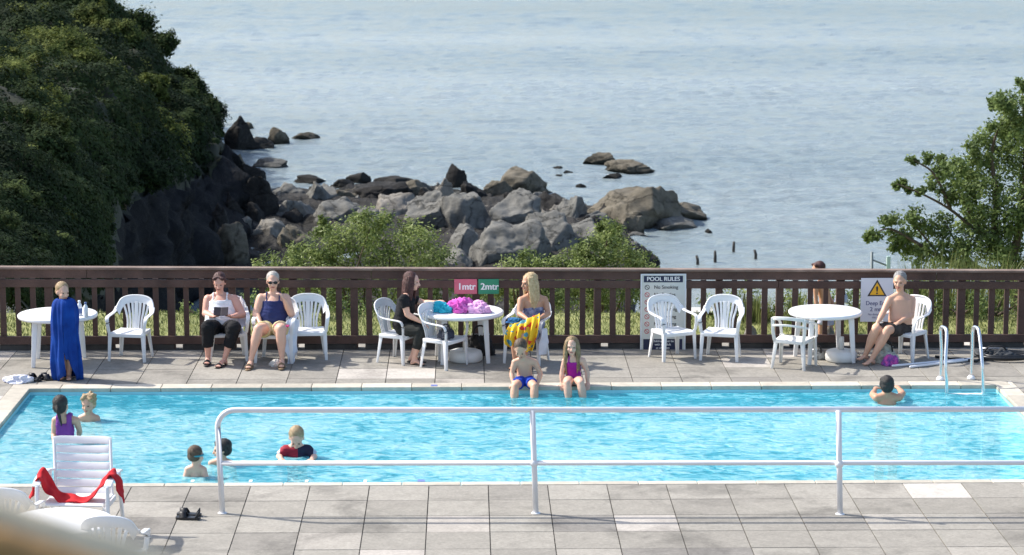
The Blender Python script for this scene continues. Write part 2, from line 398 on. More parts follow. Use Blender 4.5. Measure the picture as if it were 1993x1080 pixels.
# pool water: real ripples + body colour with refraction streaks painted in + fresnel gloss + clear part that lets submerged limbs show
m, nt, b, out = nodes('pool_water'); tc = nt.nodes.new('ShaderNodeTexCoord')
w1 = nz(3.4, (1, 1.7, 1), 4, .55, 1.6); w2 = nz(9, (1, 1.5, 1), 3, .5, 2.0); w3 = nz(.35, (1, 1.2, 1), 3)
rp = nt.nodes.new('ShaderNodeValToRGB'); el = rp.color_ramp.elements; el.new(.5); el.new(.6)
for e, (p, c) in zip(el, ((.41, (.03, .32, .42)), (.46, (.14, .53, .64)), (.505, (.31, .71, .78)), (.59, (.54, .87, .90)))): e.position = p; e.color = (*c, 1)
mixf = math_('ADD', math_('ADD', math_('MULTIPLY', w1.outputs[0], .46), math_('MULTIPLY', w2.outputs[0], .20)), math_('MULTIPLY', w3.outputs[0], .34))
# shade of the far wall painted into the water as a darker band
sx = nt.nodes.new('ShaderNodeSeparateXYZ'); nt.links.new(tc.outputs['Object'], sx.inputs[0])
wall_shade = rng_(sx.outputs['Y'], 0.5, 1.3, -.055, 0.02)     # object Y = metres from the far wall
mixf = math_('ADD', mixf, wall_shade)
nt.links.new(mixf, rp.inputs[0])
b.inputs['Roughness'].default_value = .08; b.inputs['IOR'].default_value = 1.33
nt.links.new(rp.outputs[0], b.inputs['Base Color'])
bp = nt.nodes.new('ShaderNodeBump'); bp.inputs['Strength'].default_value = .5; bp.inputs['Distance'].default_value = .12
hh = math_('ADD', math_('MULTIPLY', w1.outputs[0], 1.0), math_('MULTIPLY', w2.outputs[0], .4)); nt.links.new(hh, bp.inputs['Height']); nt.links.new(bp.outputs[0], b.inputs['Normal'])
tr = nt.nodes.new('ShaderNodeBsdfTransparent'); tr.inputs[0].default_value = (.75, .95, 1, 1)
ms = nt.nodes.new('ShaderNodeMixShader'); ms.inputs[0].default_value = .40
nt.links.new(b.outputs[0], ms.inputs[1]); nt.links.new(tr.outputs[0], ms.inputs[2]); nt.links.new(ms.outputs[0], out.inputs['Surface'])
NX, NY = 420, 180
SWU = []
for q in ((128, 860), (173, 818), (378, 925), (432, 905), (578, 890), (1726, 786), (1000, 790), (1040, 790), (1108, 788), (1138, 788)):
    q = P(*q, ZW) - A; SWU.append((q.dot(ex), -q.dot(ey)))
U = np.linspace(.002, LP_ - .002, NX); V = np.linspace(.002, WP - .002, NY)
bm = BM(); grid = []
for j in range(NY):
    row = []
    for i in range(NX):
        p = Vector((U[i] * 1.0, V[j] * 1.3, 0)); z = noise.noise(p * 1.4) * .008 + noise.noise(p * 3.7 + Vector((5, 2, 0))) * .0045
        for su, sv in SWU:
            dd = math.hypot(U[i] - su, (V[j] - sv))
            if dd < 1.3: z += .011 * math.exp(-dd / .38) * math.cos(dd * 24 + 2 * noise.noise(p * 2))
        row.append(bm.verts.new((U[i], V[j], z)))
    grid.append(row)
for j in range(NY - 1):
    for i in range(NX - 1): bm.faces.new((grid[j][i], grid[j + 1][i], grid[j + 1][i + 1], grid[j][i + 1]))
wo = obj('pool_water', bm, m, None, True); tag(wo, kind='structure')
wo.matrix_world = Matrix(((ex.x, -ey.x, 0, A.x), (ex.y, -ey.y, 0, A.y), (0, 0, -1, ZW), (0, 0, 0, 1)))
# ============================================================= GROUND BEYOND THE FENCE
gl = P(0, 683); gr = P(1993, 677)
fx = (gr - gl).normalized(); fy = Vector((-fx.y, fx.x, 0))
def FP(u, d, z): return gl + fx * u + fy * d + Vector((0, 0, z))
LF = (gr - gl).length
mg = attr_mat('lawn', [(0, (.10, .12, .03)), (1, (.30, .30, .10))], .9, 0, 3, .4)
def ground_z(x, y):
    """lawn behind the fence, then the bank falls away to the shore"""
    if y < 37.2: return -.42 + .05 * noise.noise(Vector((x * .5, y * .5, 0)))
    t = min(1, (y - 37.2) / 26); return -.42 - (t ** 1.25) * 11.8 + .5 * noise.noise(Vector((x * .12, y * .12, 3))) * min(1, t * 6)
bm = BM(); xs = np.linspace(-34, 34, 120); ys = np.concatenate([np.linspace(32.2, 38, 14), np.linspace(38.6, 66, 44)])
gv = [[bm.verts.new((x, y, ground_z(x, y))) for x in xs] for y in ys]
for j in range(len(ys) - 1):
    for i in range(len(xs) - 1): bm.faces.new((gv[j][i], gv[j][i + 1], gv[j + 1][i + 1], gv[j + 1][i]))
tag(obj('ground', bm, mat('lawn_bank', (.13, .15, .04), .9, .4, 2.5, .4, 12, col2=(.30, .30, .10)), smooth=True), kind='structure')
# grass blades on the lawn
N = 30000; x = rng.uniform(-8.5, 8.5, N); y = rng.uniform(33.6, 37.3, N)
z = np.array([ground_z(a, c) for a, c in zip(x, y)]) + .02
leaf_mesh('lawn_grass', np.stack([x, y, z], 1), .075, rng.uniform(0, 1, N), leafR, None, np.tile([0, -.7, .5], (N, 1)), .6, .16, tdir=np.tile([0, 0, 1.], (N, 1)))
tag(bpy.data.objects['lawn_grass'], 'short sunlit yellow green grass behind the dark fence', 'grass', kind='stuff')
# ============================================================= HEADLAND
def resample(pl, n):
    d = [0]
    for a, b2 in zip(pl, pl[1:]): d.append(d[-1] + math.dist(a, b2))
    o = []
    for i in range(n):
        s = d[-1] * i / (n - 1); k = 0
        while k < len(d) - 2 and d[k + 1] < s: k += 1
        t = (s - d[k]) / max(1e-6, d[k + 1] - d[k]); o.append((pl[k][0] + (pl[k + 1][0] - pl[k][0]) * t, pl[k][1] + (pl[k + 1][1] - pl[k][1]) * t))
    return o
ST = [(185, [(-450, -150), (40, -90), (190, 60), (330, 190), (385, 245)]),
      (165, [(-450, -190), (50, -70), (175, 0), (240, 60), (295, 122), (355, 175), (395, 225), (440, 266)]),
      (145, [(-450, -120), (80, 20), (200, 55), (290, 130), (365, 205), (418, 250), (445, 300), (455, 340)]),
      (131, [(-450, -40), (100, 70), (230, 110), (330, 180), (400, 250), (445, 300), (490, 345), (520, 385), (535, 420)]),
      (121, [(-450, 20), (100, 110), (230, 150), (300, 220), (370, 300), (440, 320), (490, 370), (515, 430), (525, 450)]),
      (113, [(-450, 60), (100, 140), (210, 190), (270, 270), (340, 350), (390, 400), (440, 440), (460, 490), (470, 520)]),
      (101, [(-450, 80), (60, 120), (170, 160), (250, 195), (300, 260), (335, 330), (352, 375), (375, 450), (392, 530), (400, 600)]),
      (92, [(-450, 90), (40, 130), (150, 180), (225, 235), (280, 310), (305, 365), (330, 440), (350, 520), (365, 640)]),
      (80, [(-450, 120), (0, 180), (110, 240), (180, 310), (215, 380), (235, 450), (255, 520), (270, 700)]),
      (66, [(-450, 200), (-60, 260), (60, 330), (130, 400), (175, 460), (200, 520), (225, 760)]),
      (54, [(-450, 330), (-100, 380), (20, 440), (90, 500), (130, 560), (170, 800)]),
      (44, [(-450, 480), (-150, 510), (-20, 560), (50, 600), (100, 650), (140, 820)])]
NP = 170; rowsv = []
for D, pl in ST: rowsv.append([Q(a - (28 if D > 125 and b2 < 225 else 12 if D > 125 else 0), b2, D) for a, b2 in resample(pl, NP)])
# subdivide between stations
SUB = 13; dense = []
for k in range(len(rowsv) - 1):
    for s in range(SUB):
        t = s / SUB; dense.append([rowsv[k][i].lerp(rowsv[k + 1][i], t) for i in range(NP)])
dense.append(rowsv[-1])
GREEN = [(-600, -400), (240, -400), (250, 0), (330, 80), (345, 115), (430, 200), (434, 290), (420, 335), (372, 352), (352, 372), (335, 352), (300, 362), (272, 390), (250, 400), (228, 450), (232, 560), (-600, 900)]
def inpoly(x, y, pl):
    c = False; j = len(pl) - 1
    for i in range(len(pl)):
        if (pl[i][1] > y) != (pl[j][1] > y) and x < (pl[j][0] - pl[i][0]) * (y - pl[i][1]) / (pl[j][1] - pl[i][1]) + pl[i][0]: c = not c
        j = i
    return c
bm = BM(); hv = []; green = {}
for row in dense:
    rr = []
    for p in row:
        a, b2 = proj(p); gfl = inpoly(a, b2, GREEN)
        if gfl: q = p + Vector((noise.noise(p * .13), noise.noise(p * .13 + Vector((9, 0, 0))), noise.noise(p * .2))) * (p.y * .007) + Vector((0, -.6, 1)) * ((abs(noise.noise(p * .32)) - .2) * p.y * .016 )
        else:
            rr_ = noise.ridged_multi_fractal(Vector((p.x * .25 + p.z * .18, p.y * .10, p.z * .10 - p.x * .12)), 1, 2.1, 5, 1, 2) - .8
            q1 = Vector((p.x * .9 + p.z * .7, p.y * .16, p.z * .22 - p.x * .3)); st_ = abs(noise.noise(q1)) * 1.5 + abs(noise.noise(q1 * 2.7)) * .6 + abs(noise.noise(q1 * 6)) * .25
            edge_ = 1.0
            q = p + Vector((rr_ * .35 + st_ * .9 - .7, -rr_ * .5 - st_ * .9, noise.noise(p * .7) * .35 + st_ * .3)) * (p.y / 110)
        vv = bm.verts.new(q); rr.append(vv)
    hv.append(rr)
bm.verts.index_update()
for j in range(len(hv) - 1):
    for i in range(NP - 1): bm.faces.new((hv[j][i], hv[j + 1][i], hv[j + 1][i + 1], hv[j][i + 1]))
m, nt, b, out = nodes('headland_rock'); tc = nt.nodes.new('ShaderNodeTexCoord')
k1 = nz(.8, (1.4, .4, .6), 10, .75, 1.2); k2 = nz(3, (1, 1, 1), 8, .7)
rp = nt.nodes.new('ShaderNodeValToRGB'); el = rp.color_ramp.elements; el.new(.5)
for e, (p, c) in zip(el, ((.3, (.006, .006, .007)), (.52, (.018, .019, .021)), (.75, (.060, .056, .048)))): e.position = p; e.color = (*c, 1)
nt.links.new(math_('ADD', math_('MULTIPLY', k1.outputs[0], .7), math_('MULTIPLY', k2.outputs[0], .3)), rp.inputs[0]); nt.links.new(rp.outputs[0], b.inputs['Base Color']); b.inputs['Roughness'].default_value = .95; b.inputs['Specular IOR Level'].default_value = .08
bp = nt.nodes.new('ShaderNodeBump'); bp.inputs['Strength'].default_value = .9; bp.inputs['Distance'].default_value = .35; nt.links.new(k1.outputs[0], bp.inputs['Height']); nt.links.new(bp.outputs[0], b.inputs['Normal'])
rockwall = m
soil = mat('headland_soil', (.010, .014, .006), .95, .3, .4, .5, 2, col2=(.022, .026, .010))
me = bpy.data.meshes.new('headland'); bm.to_mesh(me); bm.free()
hl = tag(link('headland', me, None, None, True, [rockwall, soil]), kind='structure')
ctr = [p.center.copy() for p in me.polygons]; nrmv = [p.normal.copy() for p in me.polygons]; are = [p.area for p in me.polygons]
pts = []; wts = []
for i, p in enumerate(me.polygons):
    a, b2 = proj(ctr[i]); g_ = inpoly(a, b2, GREEN); p.material_index = 1 if g_ else 0
    if -120 < a < 480 and -80 < b2 < 600 and g_: pts.append(i)
vsn = np.array([v.co[:] for v in me.vertices])
# ground-cover foliage over the headland: sprays of leaves, thick and mounded
def scatter(idx, nclump, per, rad, lsz, m, name, label, cat, pw=1.0, lift=.0):
    wt = np.array([are[i] / ctr[i].y ** 2 for i in idx]); wt /= wt.sum()
    ch = rng.choice(len(idx), nclump, p=wt); cs, rs, ns, ss = [], [], [], []
    for c in ch:
        p = me.polygons[idx[c]]; v4 = vsn[list(p.vertices)]; wq = rng.dirichlet(np.ones(len(v4))); q = (v4 * wq[:, None]).sum(0)
        sc_ = q[1] / 100; r_ = rad * sc_ * rng.uniform(.45, 1.35); nn = np.array(nrmv[idx[c]]); nn = nn if nn[2] > 0 else -nn
        pa, pb = proj(Vector(q)); ok = False
        for _ in range(5):
            rp = r_ * F / q[1]
            if all(inpoly(pa + dx * rp, pb + dy * rp, GREEN) for dx, dy in ((1.02, 0), (.75, -.75), (0, -1.02), (.4, -.9), (.95, .3))): ok = True; break
            r_ *= .72
        if not ok: continue
        n = int(per * (r_ / (rad * sc_)) ** 1.7) + 60
        br = .5 + .5 * noise.noise(Vector(q * .12)) + rng.uniform(-.38, .38)
        d = rng.normal(size=(n, 3)); d /= np.linalg.norm(d, axis=1)[:, None]; d[:, 2] = np.abs(d[:, 2])
        cs.append(q - nn * r_ * .2 + d * r_ * (1 + .15 * np.array([noise.noise(Vector(k_ * 2.2 + q)) + .5 * noise.noise(Vector(k_ * 6)) for k_ in d])[:, None]) * rng.uniform(.86, 1.02, (n, 1)) * np.array([1, 1, .85])); rs.append(np.clip(br * .5 + rng.uniform(-.06, .12, n), 0, 1)); ns.append(d); ss.append(np.full(n, lsz * sc_))
    o = leaf_mesh(name, np.concatenate(cs), np.concatenate(ss), np.concatenate(rs), m, None, np.concatenate(ns), .82, .6)
    return tag(o, label, cat, kind='stuff')
def pin(i, poly): a, b2 = proj(ctr[i]); return inpoly(a, b2, poly)
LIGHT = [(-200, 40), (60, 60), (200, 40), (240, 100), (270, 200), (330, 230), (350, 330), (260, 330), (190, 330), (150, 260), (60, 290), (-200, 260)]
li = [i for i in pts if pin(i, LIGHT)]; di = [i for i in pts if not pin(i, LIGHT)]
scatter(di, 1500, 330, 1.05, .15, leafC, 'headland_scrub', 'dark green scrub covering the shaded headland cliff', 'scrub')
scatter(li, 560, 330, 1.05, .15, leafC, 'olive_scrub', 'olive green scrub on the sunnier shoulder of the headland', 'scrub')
# individual shrubs and trees standing out of the scrub:   px, py, radius px, distance, material, label
def bush(name, label, cat, base, clumps, per, m, lsz, group=None, sub=14, stems=6, asp=.5, nb=.55, trunk_r=.03, tone=0.0):
    t = thing(name, label, cat, base, 0, group); o = Vector(base)
    c, r_, n = clump_leaves(clumps, per, sub); r_ = np.clip(r_ + tone, 0, 1)
    leaf_mesh('crown', c, lsz, r_, m, t, n, nb, asp, origin=o)
    bm = BM()
    for k in range(min(stems, len(clumps))):
        e = Vector(clumps[k][0]) - o; mid = e * .5 + Vector((rng.uniform(-.1, .1), rng.uniform(-.1, .1), 0)) * e.length
        tube(bm, catmull([(0, 0, 0), mid, e], 4), [trunk_r * (1 - .8 * i / 8) for i in range(9)], 6)
    obj('stems' if cat != 'tree' else 'trunk', bm, bark, t, True)
    return t
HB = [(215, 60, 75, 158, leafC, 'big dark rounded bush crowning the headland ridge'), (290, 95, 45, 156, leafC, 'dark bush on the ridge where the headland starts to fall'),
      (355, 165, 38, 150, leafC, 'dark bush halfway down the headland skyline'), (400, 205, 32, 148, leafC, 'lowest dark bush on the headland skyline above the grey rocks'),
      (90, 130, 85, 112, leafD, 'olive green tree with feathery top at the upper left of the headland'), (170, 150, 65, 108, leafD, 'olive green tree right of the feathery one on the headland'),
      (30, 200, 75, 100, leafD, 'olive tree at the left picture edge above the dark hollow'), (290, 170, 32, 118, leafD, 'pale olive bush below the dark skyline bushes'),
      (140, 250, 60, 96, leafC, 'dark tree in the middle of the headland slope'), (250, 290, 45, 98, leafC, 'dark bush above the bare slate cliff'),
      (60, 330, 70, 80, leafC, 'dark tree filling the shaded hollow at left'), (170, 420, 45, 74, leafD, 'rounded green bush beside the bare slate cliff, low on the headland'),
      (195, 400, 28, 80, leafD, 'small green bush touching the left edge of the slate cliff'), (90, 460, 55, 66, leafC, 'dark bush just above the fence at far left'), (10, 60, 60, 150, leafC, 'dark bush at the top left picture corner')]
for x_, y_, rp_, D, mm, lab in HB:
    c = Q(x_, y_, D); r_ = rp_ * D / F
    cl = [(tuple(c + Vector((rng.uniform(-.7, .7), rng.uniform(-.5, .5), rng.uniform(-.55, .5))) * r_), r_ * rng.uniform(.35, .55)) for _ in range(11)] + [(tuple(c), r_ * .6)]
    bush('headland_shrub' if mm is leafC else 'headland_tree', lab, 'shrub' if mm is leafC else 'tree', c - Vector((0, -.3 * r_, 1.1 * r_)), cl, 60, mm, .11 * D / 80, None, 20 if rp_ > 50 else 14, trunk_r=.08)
rb = np.random.default_rng(21)
for k in range(120):
    src = li if k % 5 < 2 else di; wt = np.array([are[i] / ctr[i].y ** 2 for i in src]); i = src[rb.choice(len(src), p=wt / wt.sum())]; c = ctr[i]; D = c.y; pa, pb = proj(c); rp_ = rb.uniform(22, 52)
    while rp_ > 8 and not all(inpoly(pa + dx * rp_, pb + dy * rp_, GREEN) for dx, dy in ((1.1, 0), (.8, -.8), (0, -1.1), (1, .4))): rp_ *= .8
    if rp_ < 12 or pb > 510: continue
    r_ = rp_ * D / F; nn = nrmv[i] if nrmv[i].z > 0 else -nrmv[i]; c = c + nn * r_ * .4
    cl = [(tuple(c + Vector((rb.uniform(-.6, .6), rb.uniform(-.5, .5), rb.uniform(-.5, .55))) * r_), r_ * rb.uniform(.38, .58)) for _ in range(8)]
    bush('headland_shrub', 'rounded shrub massed among its like on the overgrown headland slope', 'shrub', c - Vector((0, -.4 * r_, 1.0 * r_)), cl, 46, leafD if (k % 5 < 2 or k % 7 == 0) else leafC, .125 * D / 100, 'rounded shrubs massed on the headland slope', 15, stems=2, trunk_r=.06, nb=.75, tone=float(rb.uniform(-.3, .4)))
# ============================================================= ROCKS
def rock_mat(name, c0, c1, c2, wet=.5):
    m, nt_, b, out = nodes(name); global nt, tc; nt = nt_; tc = nt.nodes.new('ShaderNodeTexCoord')
    a = nz(.9, (1, 1, 1.8), 10, .72, .5); g2 = nz(6, (1, 1, 1), 8, .75)
    rp = nt.nodes.new('ShaderNodeValToRGB'); el = rp.color_ramp.elements; el.new(.5)
    for e, (p, c) in zip(el, ((.3, c0), (.5, c1), (.7, c2))): e.position = p; e.color = (*c, 1)
    nt.links.new(math_('ADD', math_('MULTIPLY', a.outputs[0], .6), math_('MULTIPLY', g2.outputs[0], .4)), rp.inputs[0])
    # tide line: dark weed on the lowest part of the rock (world height)
    ge = nt.nodes.new('ShaderNodeNewGeometry'); s = nt.nodes.new('ShaderNodeSeparateXYZ'); nt.links.new(ge.outputs['Position'], s.inputs[0])
    vo = nt.nodes.new('ShaderNodeTexVoronoi'); vo.feature = 'DISTANCE_TO_EDGE'; vo.inputs['Scale'].default_value = .5
    va = nt.nodes.new('ShaderNodeVectorMath'); va.operation = 'MULTIPLY_ADD'; nt.links.new(a.outputs['Color'], va.inputs[0]); va.inputs[1].default_value = (1.1, 1.1, 1.1); nt.links.new(tc.outputs['Object'], va.inputs[2]); nt.links.new(va.outputs[0], vo.inputs['Vector'])
    crack = rng_(vo.outputs['Distance'], 0, .02, 0, 1)
    zz = math_('ADD', s.outputs['Z'], math_('MULTIPLY', a.outputs[0], .9)); f = rng_(zz, SEA + .45, SEA + .95 , 1.0, 0.0)
    f = math_('MULTIPLY', f, wet)
    mx = nt.nodes.new('ShaderNodeMix'); mx.data_type = 'RGBA'; nt.links.new(f, mx.inputs[0]); nt.links.new(rp.outputs[0], mx.inputs[6]); mx.inputs[7].default_value = (.018, .018, .014, 1)
    m3 = nt.nodes.new('ShaderNodeVectorMath'); m3.operation = 'SCALE'; nt.links.new(mx.outputs[2], m3.inputs[0]); nt.links.new(rng_(crack, 0, 1, .6, 1), m3.inputs['Scale'])
    nt.links.new(m3.outputs[0], b.inputs['Base Color']); b.inputs['Roughness'].default_value = .9; b.inputs['Specular IOR Level'].default_value = .15
    bp = nt.nodes.new('ShaderNodeBump'); bp.inputs['Strength'].default_value = .7; bp.inputs['Distance'].default_value = .12
    nt.links.new(math_('ADD', math_('MULTIPLY', crack, .5), math_('ADD', a.outputs[0], math_('MULTIPLY', g2.outputs[0], .3))), bp.inputs['Height']); nt.links.new(bp.outputs[0], b.inputs['Normal']); return m
RG = rock_mat('rock_grey', (.055, .055, .051), (.155, .153, .141), (.245, .238, .218), .6)
RB = rock_mat('rock_brown', (.045, .038, .028), (.130, .116, .090), (.220, .198, .158), .95)
RD = rock_mat('rock_dark', (.010, .010, .011), (.030, .029, .028), (.075, .07, .064), .5)
RL = rock_mat('rock_pale', (.10, .092, .08), (.22, .205, .18), (.34, .315, .28), .3)
def rock(x_, yt, yb, wpx, m, label, zb=SEA, seed=0, depth=1.0, group=None, rough=1.0, lean=0):
    rd = random.Random(seed * 13 + int(x_)); base = P(x_, yb, zb); d = base.y
    wd = wpx * d / F * .5; dp = wd * depth * .8; bc = base + Vector((0, dp * .8, 0)); topz = Q(x_, yt, bc.y).z
    hgt = max(.15, topz - zb); bm = BM(); bmesh.ops.create_icosphere(bm, subdivisions=5 if wpx > 60 else 4, radius=1)
    planes = [(Vector((rd.gauss(0, 1), rd.gauss(0, 1), rd.gauss(0.15, .7))).normalized(), rd.uniform(.50, .90)) for _ in range(24)]
    sd = Vector((rd.uniform(0, 50), rd.uniform(0, 50), seed))
    for v in bm.verts:
        p = v.co.copy()
        for n, dd in planes:
            e = p.dot(n) - dd
            if e > 0: p -= n * e
        q = p.normalized()
        rf = noise.ridged_multi_fractal(q * 1.6 + sd, .9, 2.1, 5, 1, 2) - 1
        p *= 1 + rough * (.16 * noise.noise(q * 1.5 + sd) + .07 * noise.noise(q * 4 + sd) + .035 * noise.noise(q * 11 + sd) + .06 * rf + .05 * abs(noise.noise(Vector((q.x * 2, q.y * 2, q.z * 9)) + sd)))
        v.co = p
    zx = max(v.co.z for v in bm.verts); xm = max(abs(v.co.x) for v in bm.verts)
    for v in bm.verts: v.co = Vector((v.co.x / xm * wd + lean * v.co.z * wd, v.co.y * dp, (v.co.z / zx) * hgt))
    t = obj('rock', bm, m, None, True); t.location = bc
    t.name = 'boulder' if wpx > 60 else 'rock'
    return tag(t, label, 'rock', group)
ROCKS = [
 (462, 224, 292, 62, RD, 'dark rock at the foot of the headland, farthest from the pool'), (483, 237, 253, 24, RB, 'small brown rock at the water edge just off the headland tip'),
 (490, 266, 291, 76, RD, 'low dark flat rock below the two islet rocks'), (543, 246, 279, 46, RB, 'rounded brown islet rock with a dark right side'), (598, 256, 272, 68, RB, 'long flat brown islet rock beside the rounded one'),
 (466, 298, 345, 42, RB, 'brown rock against the headland, above the dark rock wall'), (525, 307, 327, 66, RG, 'low grey rock reaching into the water below the islets'),
 (485, 318, 372, 56, RD, 'blocky dark rock left of the calm inlet'), (512, 345, 392, 40, RG, 'grey rock beside the blocky dark one'),
 (601, 340, 359, 66, RD, 'black weedy rock alone in the inlet'), (668, 348, 366, 56, RD, 'flat black weedy rock, left of the weedy cluster'), (697, 334, 358, 50, RD, 'upright black weedy rock, topmost of the weedy cluster'), (762, 342, 366, 96, RD, 'long black weedy ledge right of the weedy cluster'),
 (560, 356, 392, 100, RG, 'grey layered ledge at the left end of the shore'), (640, 364, 405, 110, RG, 'grey layered ledge left of centre'), (735, 352, 402, 130, RD, 'dark weedy slab behind the sloping grey slabs'), (805, 350, 392, 80, RB, 'brown slab right of the dark weedy one'),
 (560, 384, 440, 116, RG, 'broad grey slab sloping down to the left shore'), (655, 384, 448, 130, RG, 'smooth grey slab above the pale green bush'), (770, 375, 440, 120, RL, 'pale slab with grass tufts above the big bush'), (720, 405, 460, 100, RG, 'grey slab half hidden by the big bush'),
 (888, 318, 366, 48, RD, 'tall dark pointed rock standing above the shore'), (862, 345, 420, 46, RL, 'pale upright rock with a split, under the tall dark one'), (838, 372, 455, 100, RG, 'grey split boulder left of centre'), (926, 352, 398, 60, RD, 'dark rounded rock right of the tall pointed one'),
 (1022, 325, 384, 108, RB, 'round brown boulder with a black hollow facing the pool'), (968, 350, 392, 60, RB, 'small brown rocks left of the round brown boulder'),
 (915, 375, 462, 110, RG, 'grey cracked boulder in the middle of the shore'), (1008, 366, 460, 130, RG, 'peaked grey boulder below the round brown one'), (1072, 372, 425, 90, RD, 'dark jagged rocks right of the peaked boulder'), (1118, 380, 440, 84, RG, 'slate grey pointed rock leaning left with a shaded face'),
 (1065, 408, 500, 130, RG, 'rounded grey boulder below the leaning slate rock'), (995, 425, 530, 180, RG, 'largest smooth grey boulder just above the fence'), (903, 436, 505, 100, RG, 'grey boulder with dark cleft left of the largest smooth one'), (890, 485, 532, 90, RG, 'grey rock touching the fence line right of the big bush'), (1140, 425, 490, 90, RG, 'grey rock behind the right bush'),
 (1258, 353, 445, 222, RB, 'huge brown boulder with black weed at the right end of the shore'), (1318, 392, 432, 110, RB, 'brown shoulder of rock on the right side of the huge boulder'), (1305, 422, 449, 104, RG, 'low grey slab in front of the huge brown boulder'), (1190, 392, 440, 70, RD, 'dark rock joining the huge brown boulder to the shore'),
 (1176, 296, 319, 74, RB, 'left brown back of the offshore islet'), (1226, 309, 337, 98, RB, 'right brown back of the offshore islet'), (1195, 336, 347, 46, RD, 'thin black reef in front of the offshore islet'), (1380, 445, 453, 14, RD, 'tiny black rock in the water right of the grey slab'),
 (440, 428, 520, 92, RB, 'brown boulder at the foot of the slate cliff, above the fence'), (522, 424, 478, 92, RL, 'pale sunlit slab between the brown boulder and the big bush'), (574, 438, 500, 90, RB, 'brown rock behind the left tip of the big bush'), (460, 420, 465, 60, RG, 'small grey rock behind the brown boulder'),
 (505, 340, 440, 72, RD, 'dark rock wall standing right of the headland gully'), (440, 330, 440, 90, RD, 'dark rock face at the mouth of the headland gully'), (400, 372, 450, 90, RD, 'dark slate ridge inside the headland gully'), (370, 415, 520, 90, RD, 'dark slate outcrop between the cliff and the brown boulder'),
 (1250, 478, 535, 90, RD, 'dark smooth rock behind the right bush, just above the fence')]
for k, (x_, yt, yb, wpx, mm, lab) in enumerate(ROCKS): rock(x_, yt, yb, wpx * 1.12, mm, lab, seed=k, depth=1.3 if wpx > 80 else 1)
for k, (x_, y_) in enumerate([(1088, 327), (1106, 335), (1087, 343), (1131, 361)]):
    rock(x_, y_ - 4, y_ + 2, 24, RD, 'small black rock barely breaking the water between shore and islet', seed=80 + k, group='small rocks awash off the shore')
for k in range(130):
    x_ = random.uniform(560, 1230); lo = float(np.interp(x_, [520, 640, 860, 960, 1100, 1240], [385, 385, 385, 398, 410, 435])); y_ = lo + random.uniform(0, 90); w_ = random.uniform(22, 74)
    rock(x_, y_ - w_ * random.uniform(.35, .75), y_, w_, random.choice([RG, RG, RG, RD, RD, RB, RL]), 'medium sized boulder among the jumble between the larger shore rocks', seed=200 + k, group='boulders jumbled between the larger shore rocks')
# small loose stones and rubble between the boulders
bm = BM()
for k in range(420):
    x_ = random.uniform(520, 1240); lo = np.interp(x_, [520, 640, 860, 960, 1100, 1240], [372, 368, 372, 385, 392, 420]); y_ = lo + abs(random.gauss(0, 30)) + 2
    if y_ > 520: continue
    p = P(x_, y_, SEA); r_ = random.uniform(.12, .45); vs = bmesh.ops.create_icosphere(bm, subdivisions=2, radius=r_)['verts']
    sd = Vector((k, 0, 0)); q = Vector((random.uniform(.7, 1.4), random.uniform(.7, 1.3), random.uniform(.4, .8)))
    for v in vs: v.co = v.co * (1 + .5 * noise.noise(v.co / r_ * 1.1 + sd)); v.co = Vector((v.co.x * q.x, v.co.y * q.y, v.co.z * q.z + random.uniform(0, .02))) + p
tag(obj('rubble', bm, RG), 'loose grey stones and rubble between the shore boulders', 'stones', kind='stuff')
# shore bedrock that the boulders stand in
bm = BM(); NXs, NYs = 150, 90; g = []
for j in range(NYs):
    row = []
    for i in range(NXs):
        x_ = 380 + (1250 - 380) * i / (NXs - 1); lo = np.interp(x_, [380, 520, 560, 640, 700, 820, 870, 960, 1060, 1130, 1200, 1250], [380, 385, 368, 374, 362, 362, 370, 372, 382, 400, 425, 440]); y_ = lo - 6 + (640 - lo) * j / (NYs - 1)
        p = P(x_, y_, SEA); e = min(1, j / 5, i / 6, (NXs - 1 - i) / 6); h_ = -.3 + e * .45 + (.7 * noise.ridged_multi_fractal(Vector((p.x * .35, p.y * .22, 0)), .9, 2, 5, 1, 2) - .6) * e * .55
        row.append(bm.verts.new((p.x, p.y, SEA + h_)))
    g.append(row)
for j in range(NYs - 1):
    for i in range(NXs - 1): bm.faces.new((g[j][i], g[j][i + 1], g[j + 1][i + 1], g[j + 1][i]))
tag(obj('shore', bm, RD, None, False), kind='structure')
for k, (x_, yt, yb, w_) in enumerate([(520, 372, 432, 52), (495, 392, 450, 60), (475, 350, 420, 60), (455, 372, 455, 62), (435, 395, 480, 60), (415, 420, 500, 62), (392, 452, 530, 60), (445, 320, 390, 50), (425, 350, 430, 56), (500, 356, 400, 40), (370, 470, 545, 60), (528, 395, 436, 34)]):
    rock(x_, yt, yb, w_, RD, 'near black slate outcrop stacked at the foot of the headland cliff', seed=400 + k, group='dark slate outcrops at the cliff foot', lean=-.15)
# mooring stakes
for k, (x_, yt, yb) in enumerate([(1357, 497, 516), (1391, 488, 512), (1427, 470, 490), (1470, 486, 504)]):
    p = P(x_, yb, SEA); h_ = Q(x_, yt, p.y).z - SEA; bm = BM(); tube(bm, [(0, 0, -1), (.02, 0, h_ * .5), (rng.uniform(-.05, .05), 0, h_)], [.075, .065, .05], 8)
    o = obj('wooden_stake', bm, mat('wet_wood', (.04, .035, .03), .8, .3, 9, .4), None, True); o.location = p
    tag(o, ['dark stake in the water nearest the shore rocks', 'dark stake second from the shore rocks', 'grey stake farthest out from the fence', 'dark stake in the water farthest right'][k], 'stake', 'stakes standing in the sea')
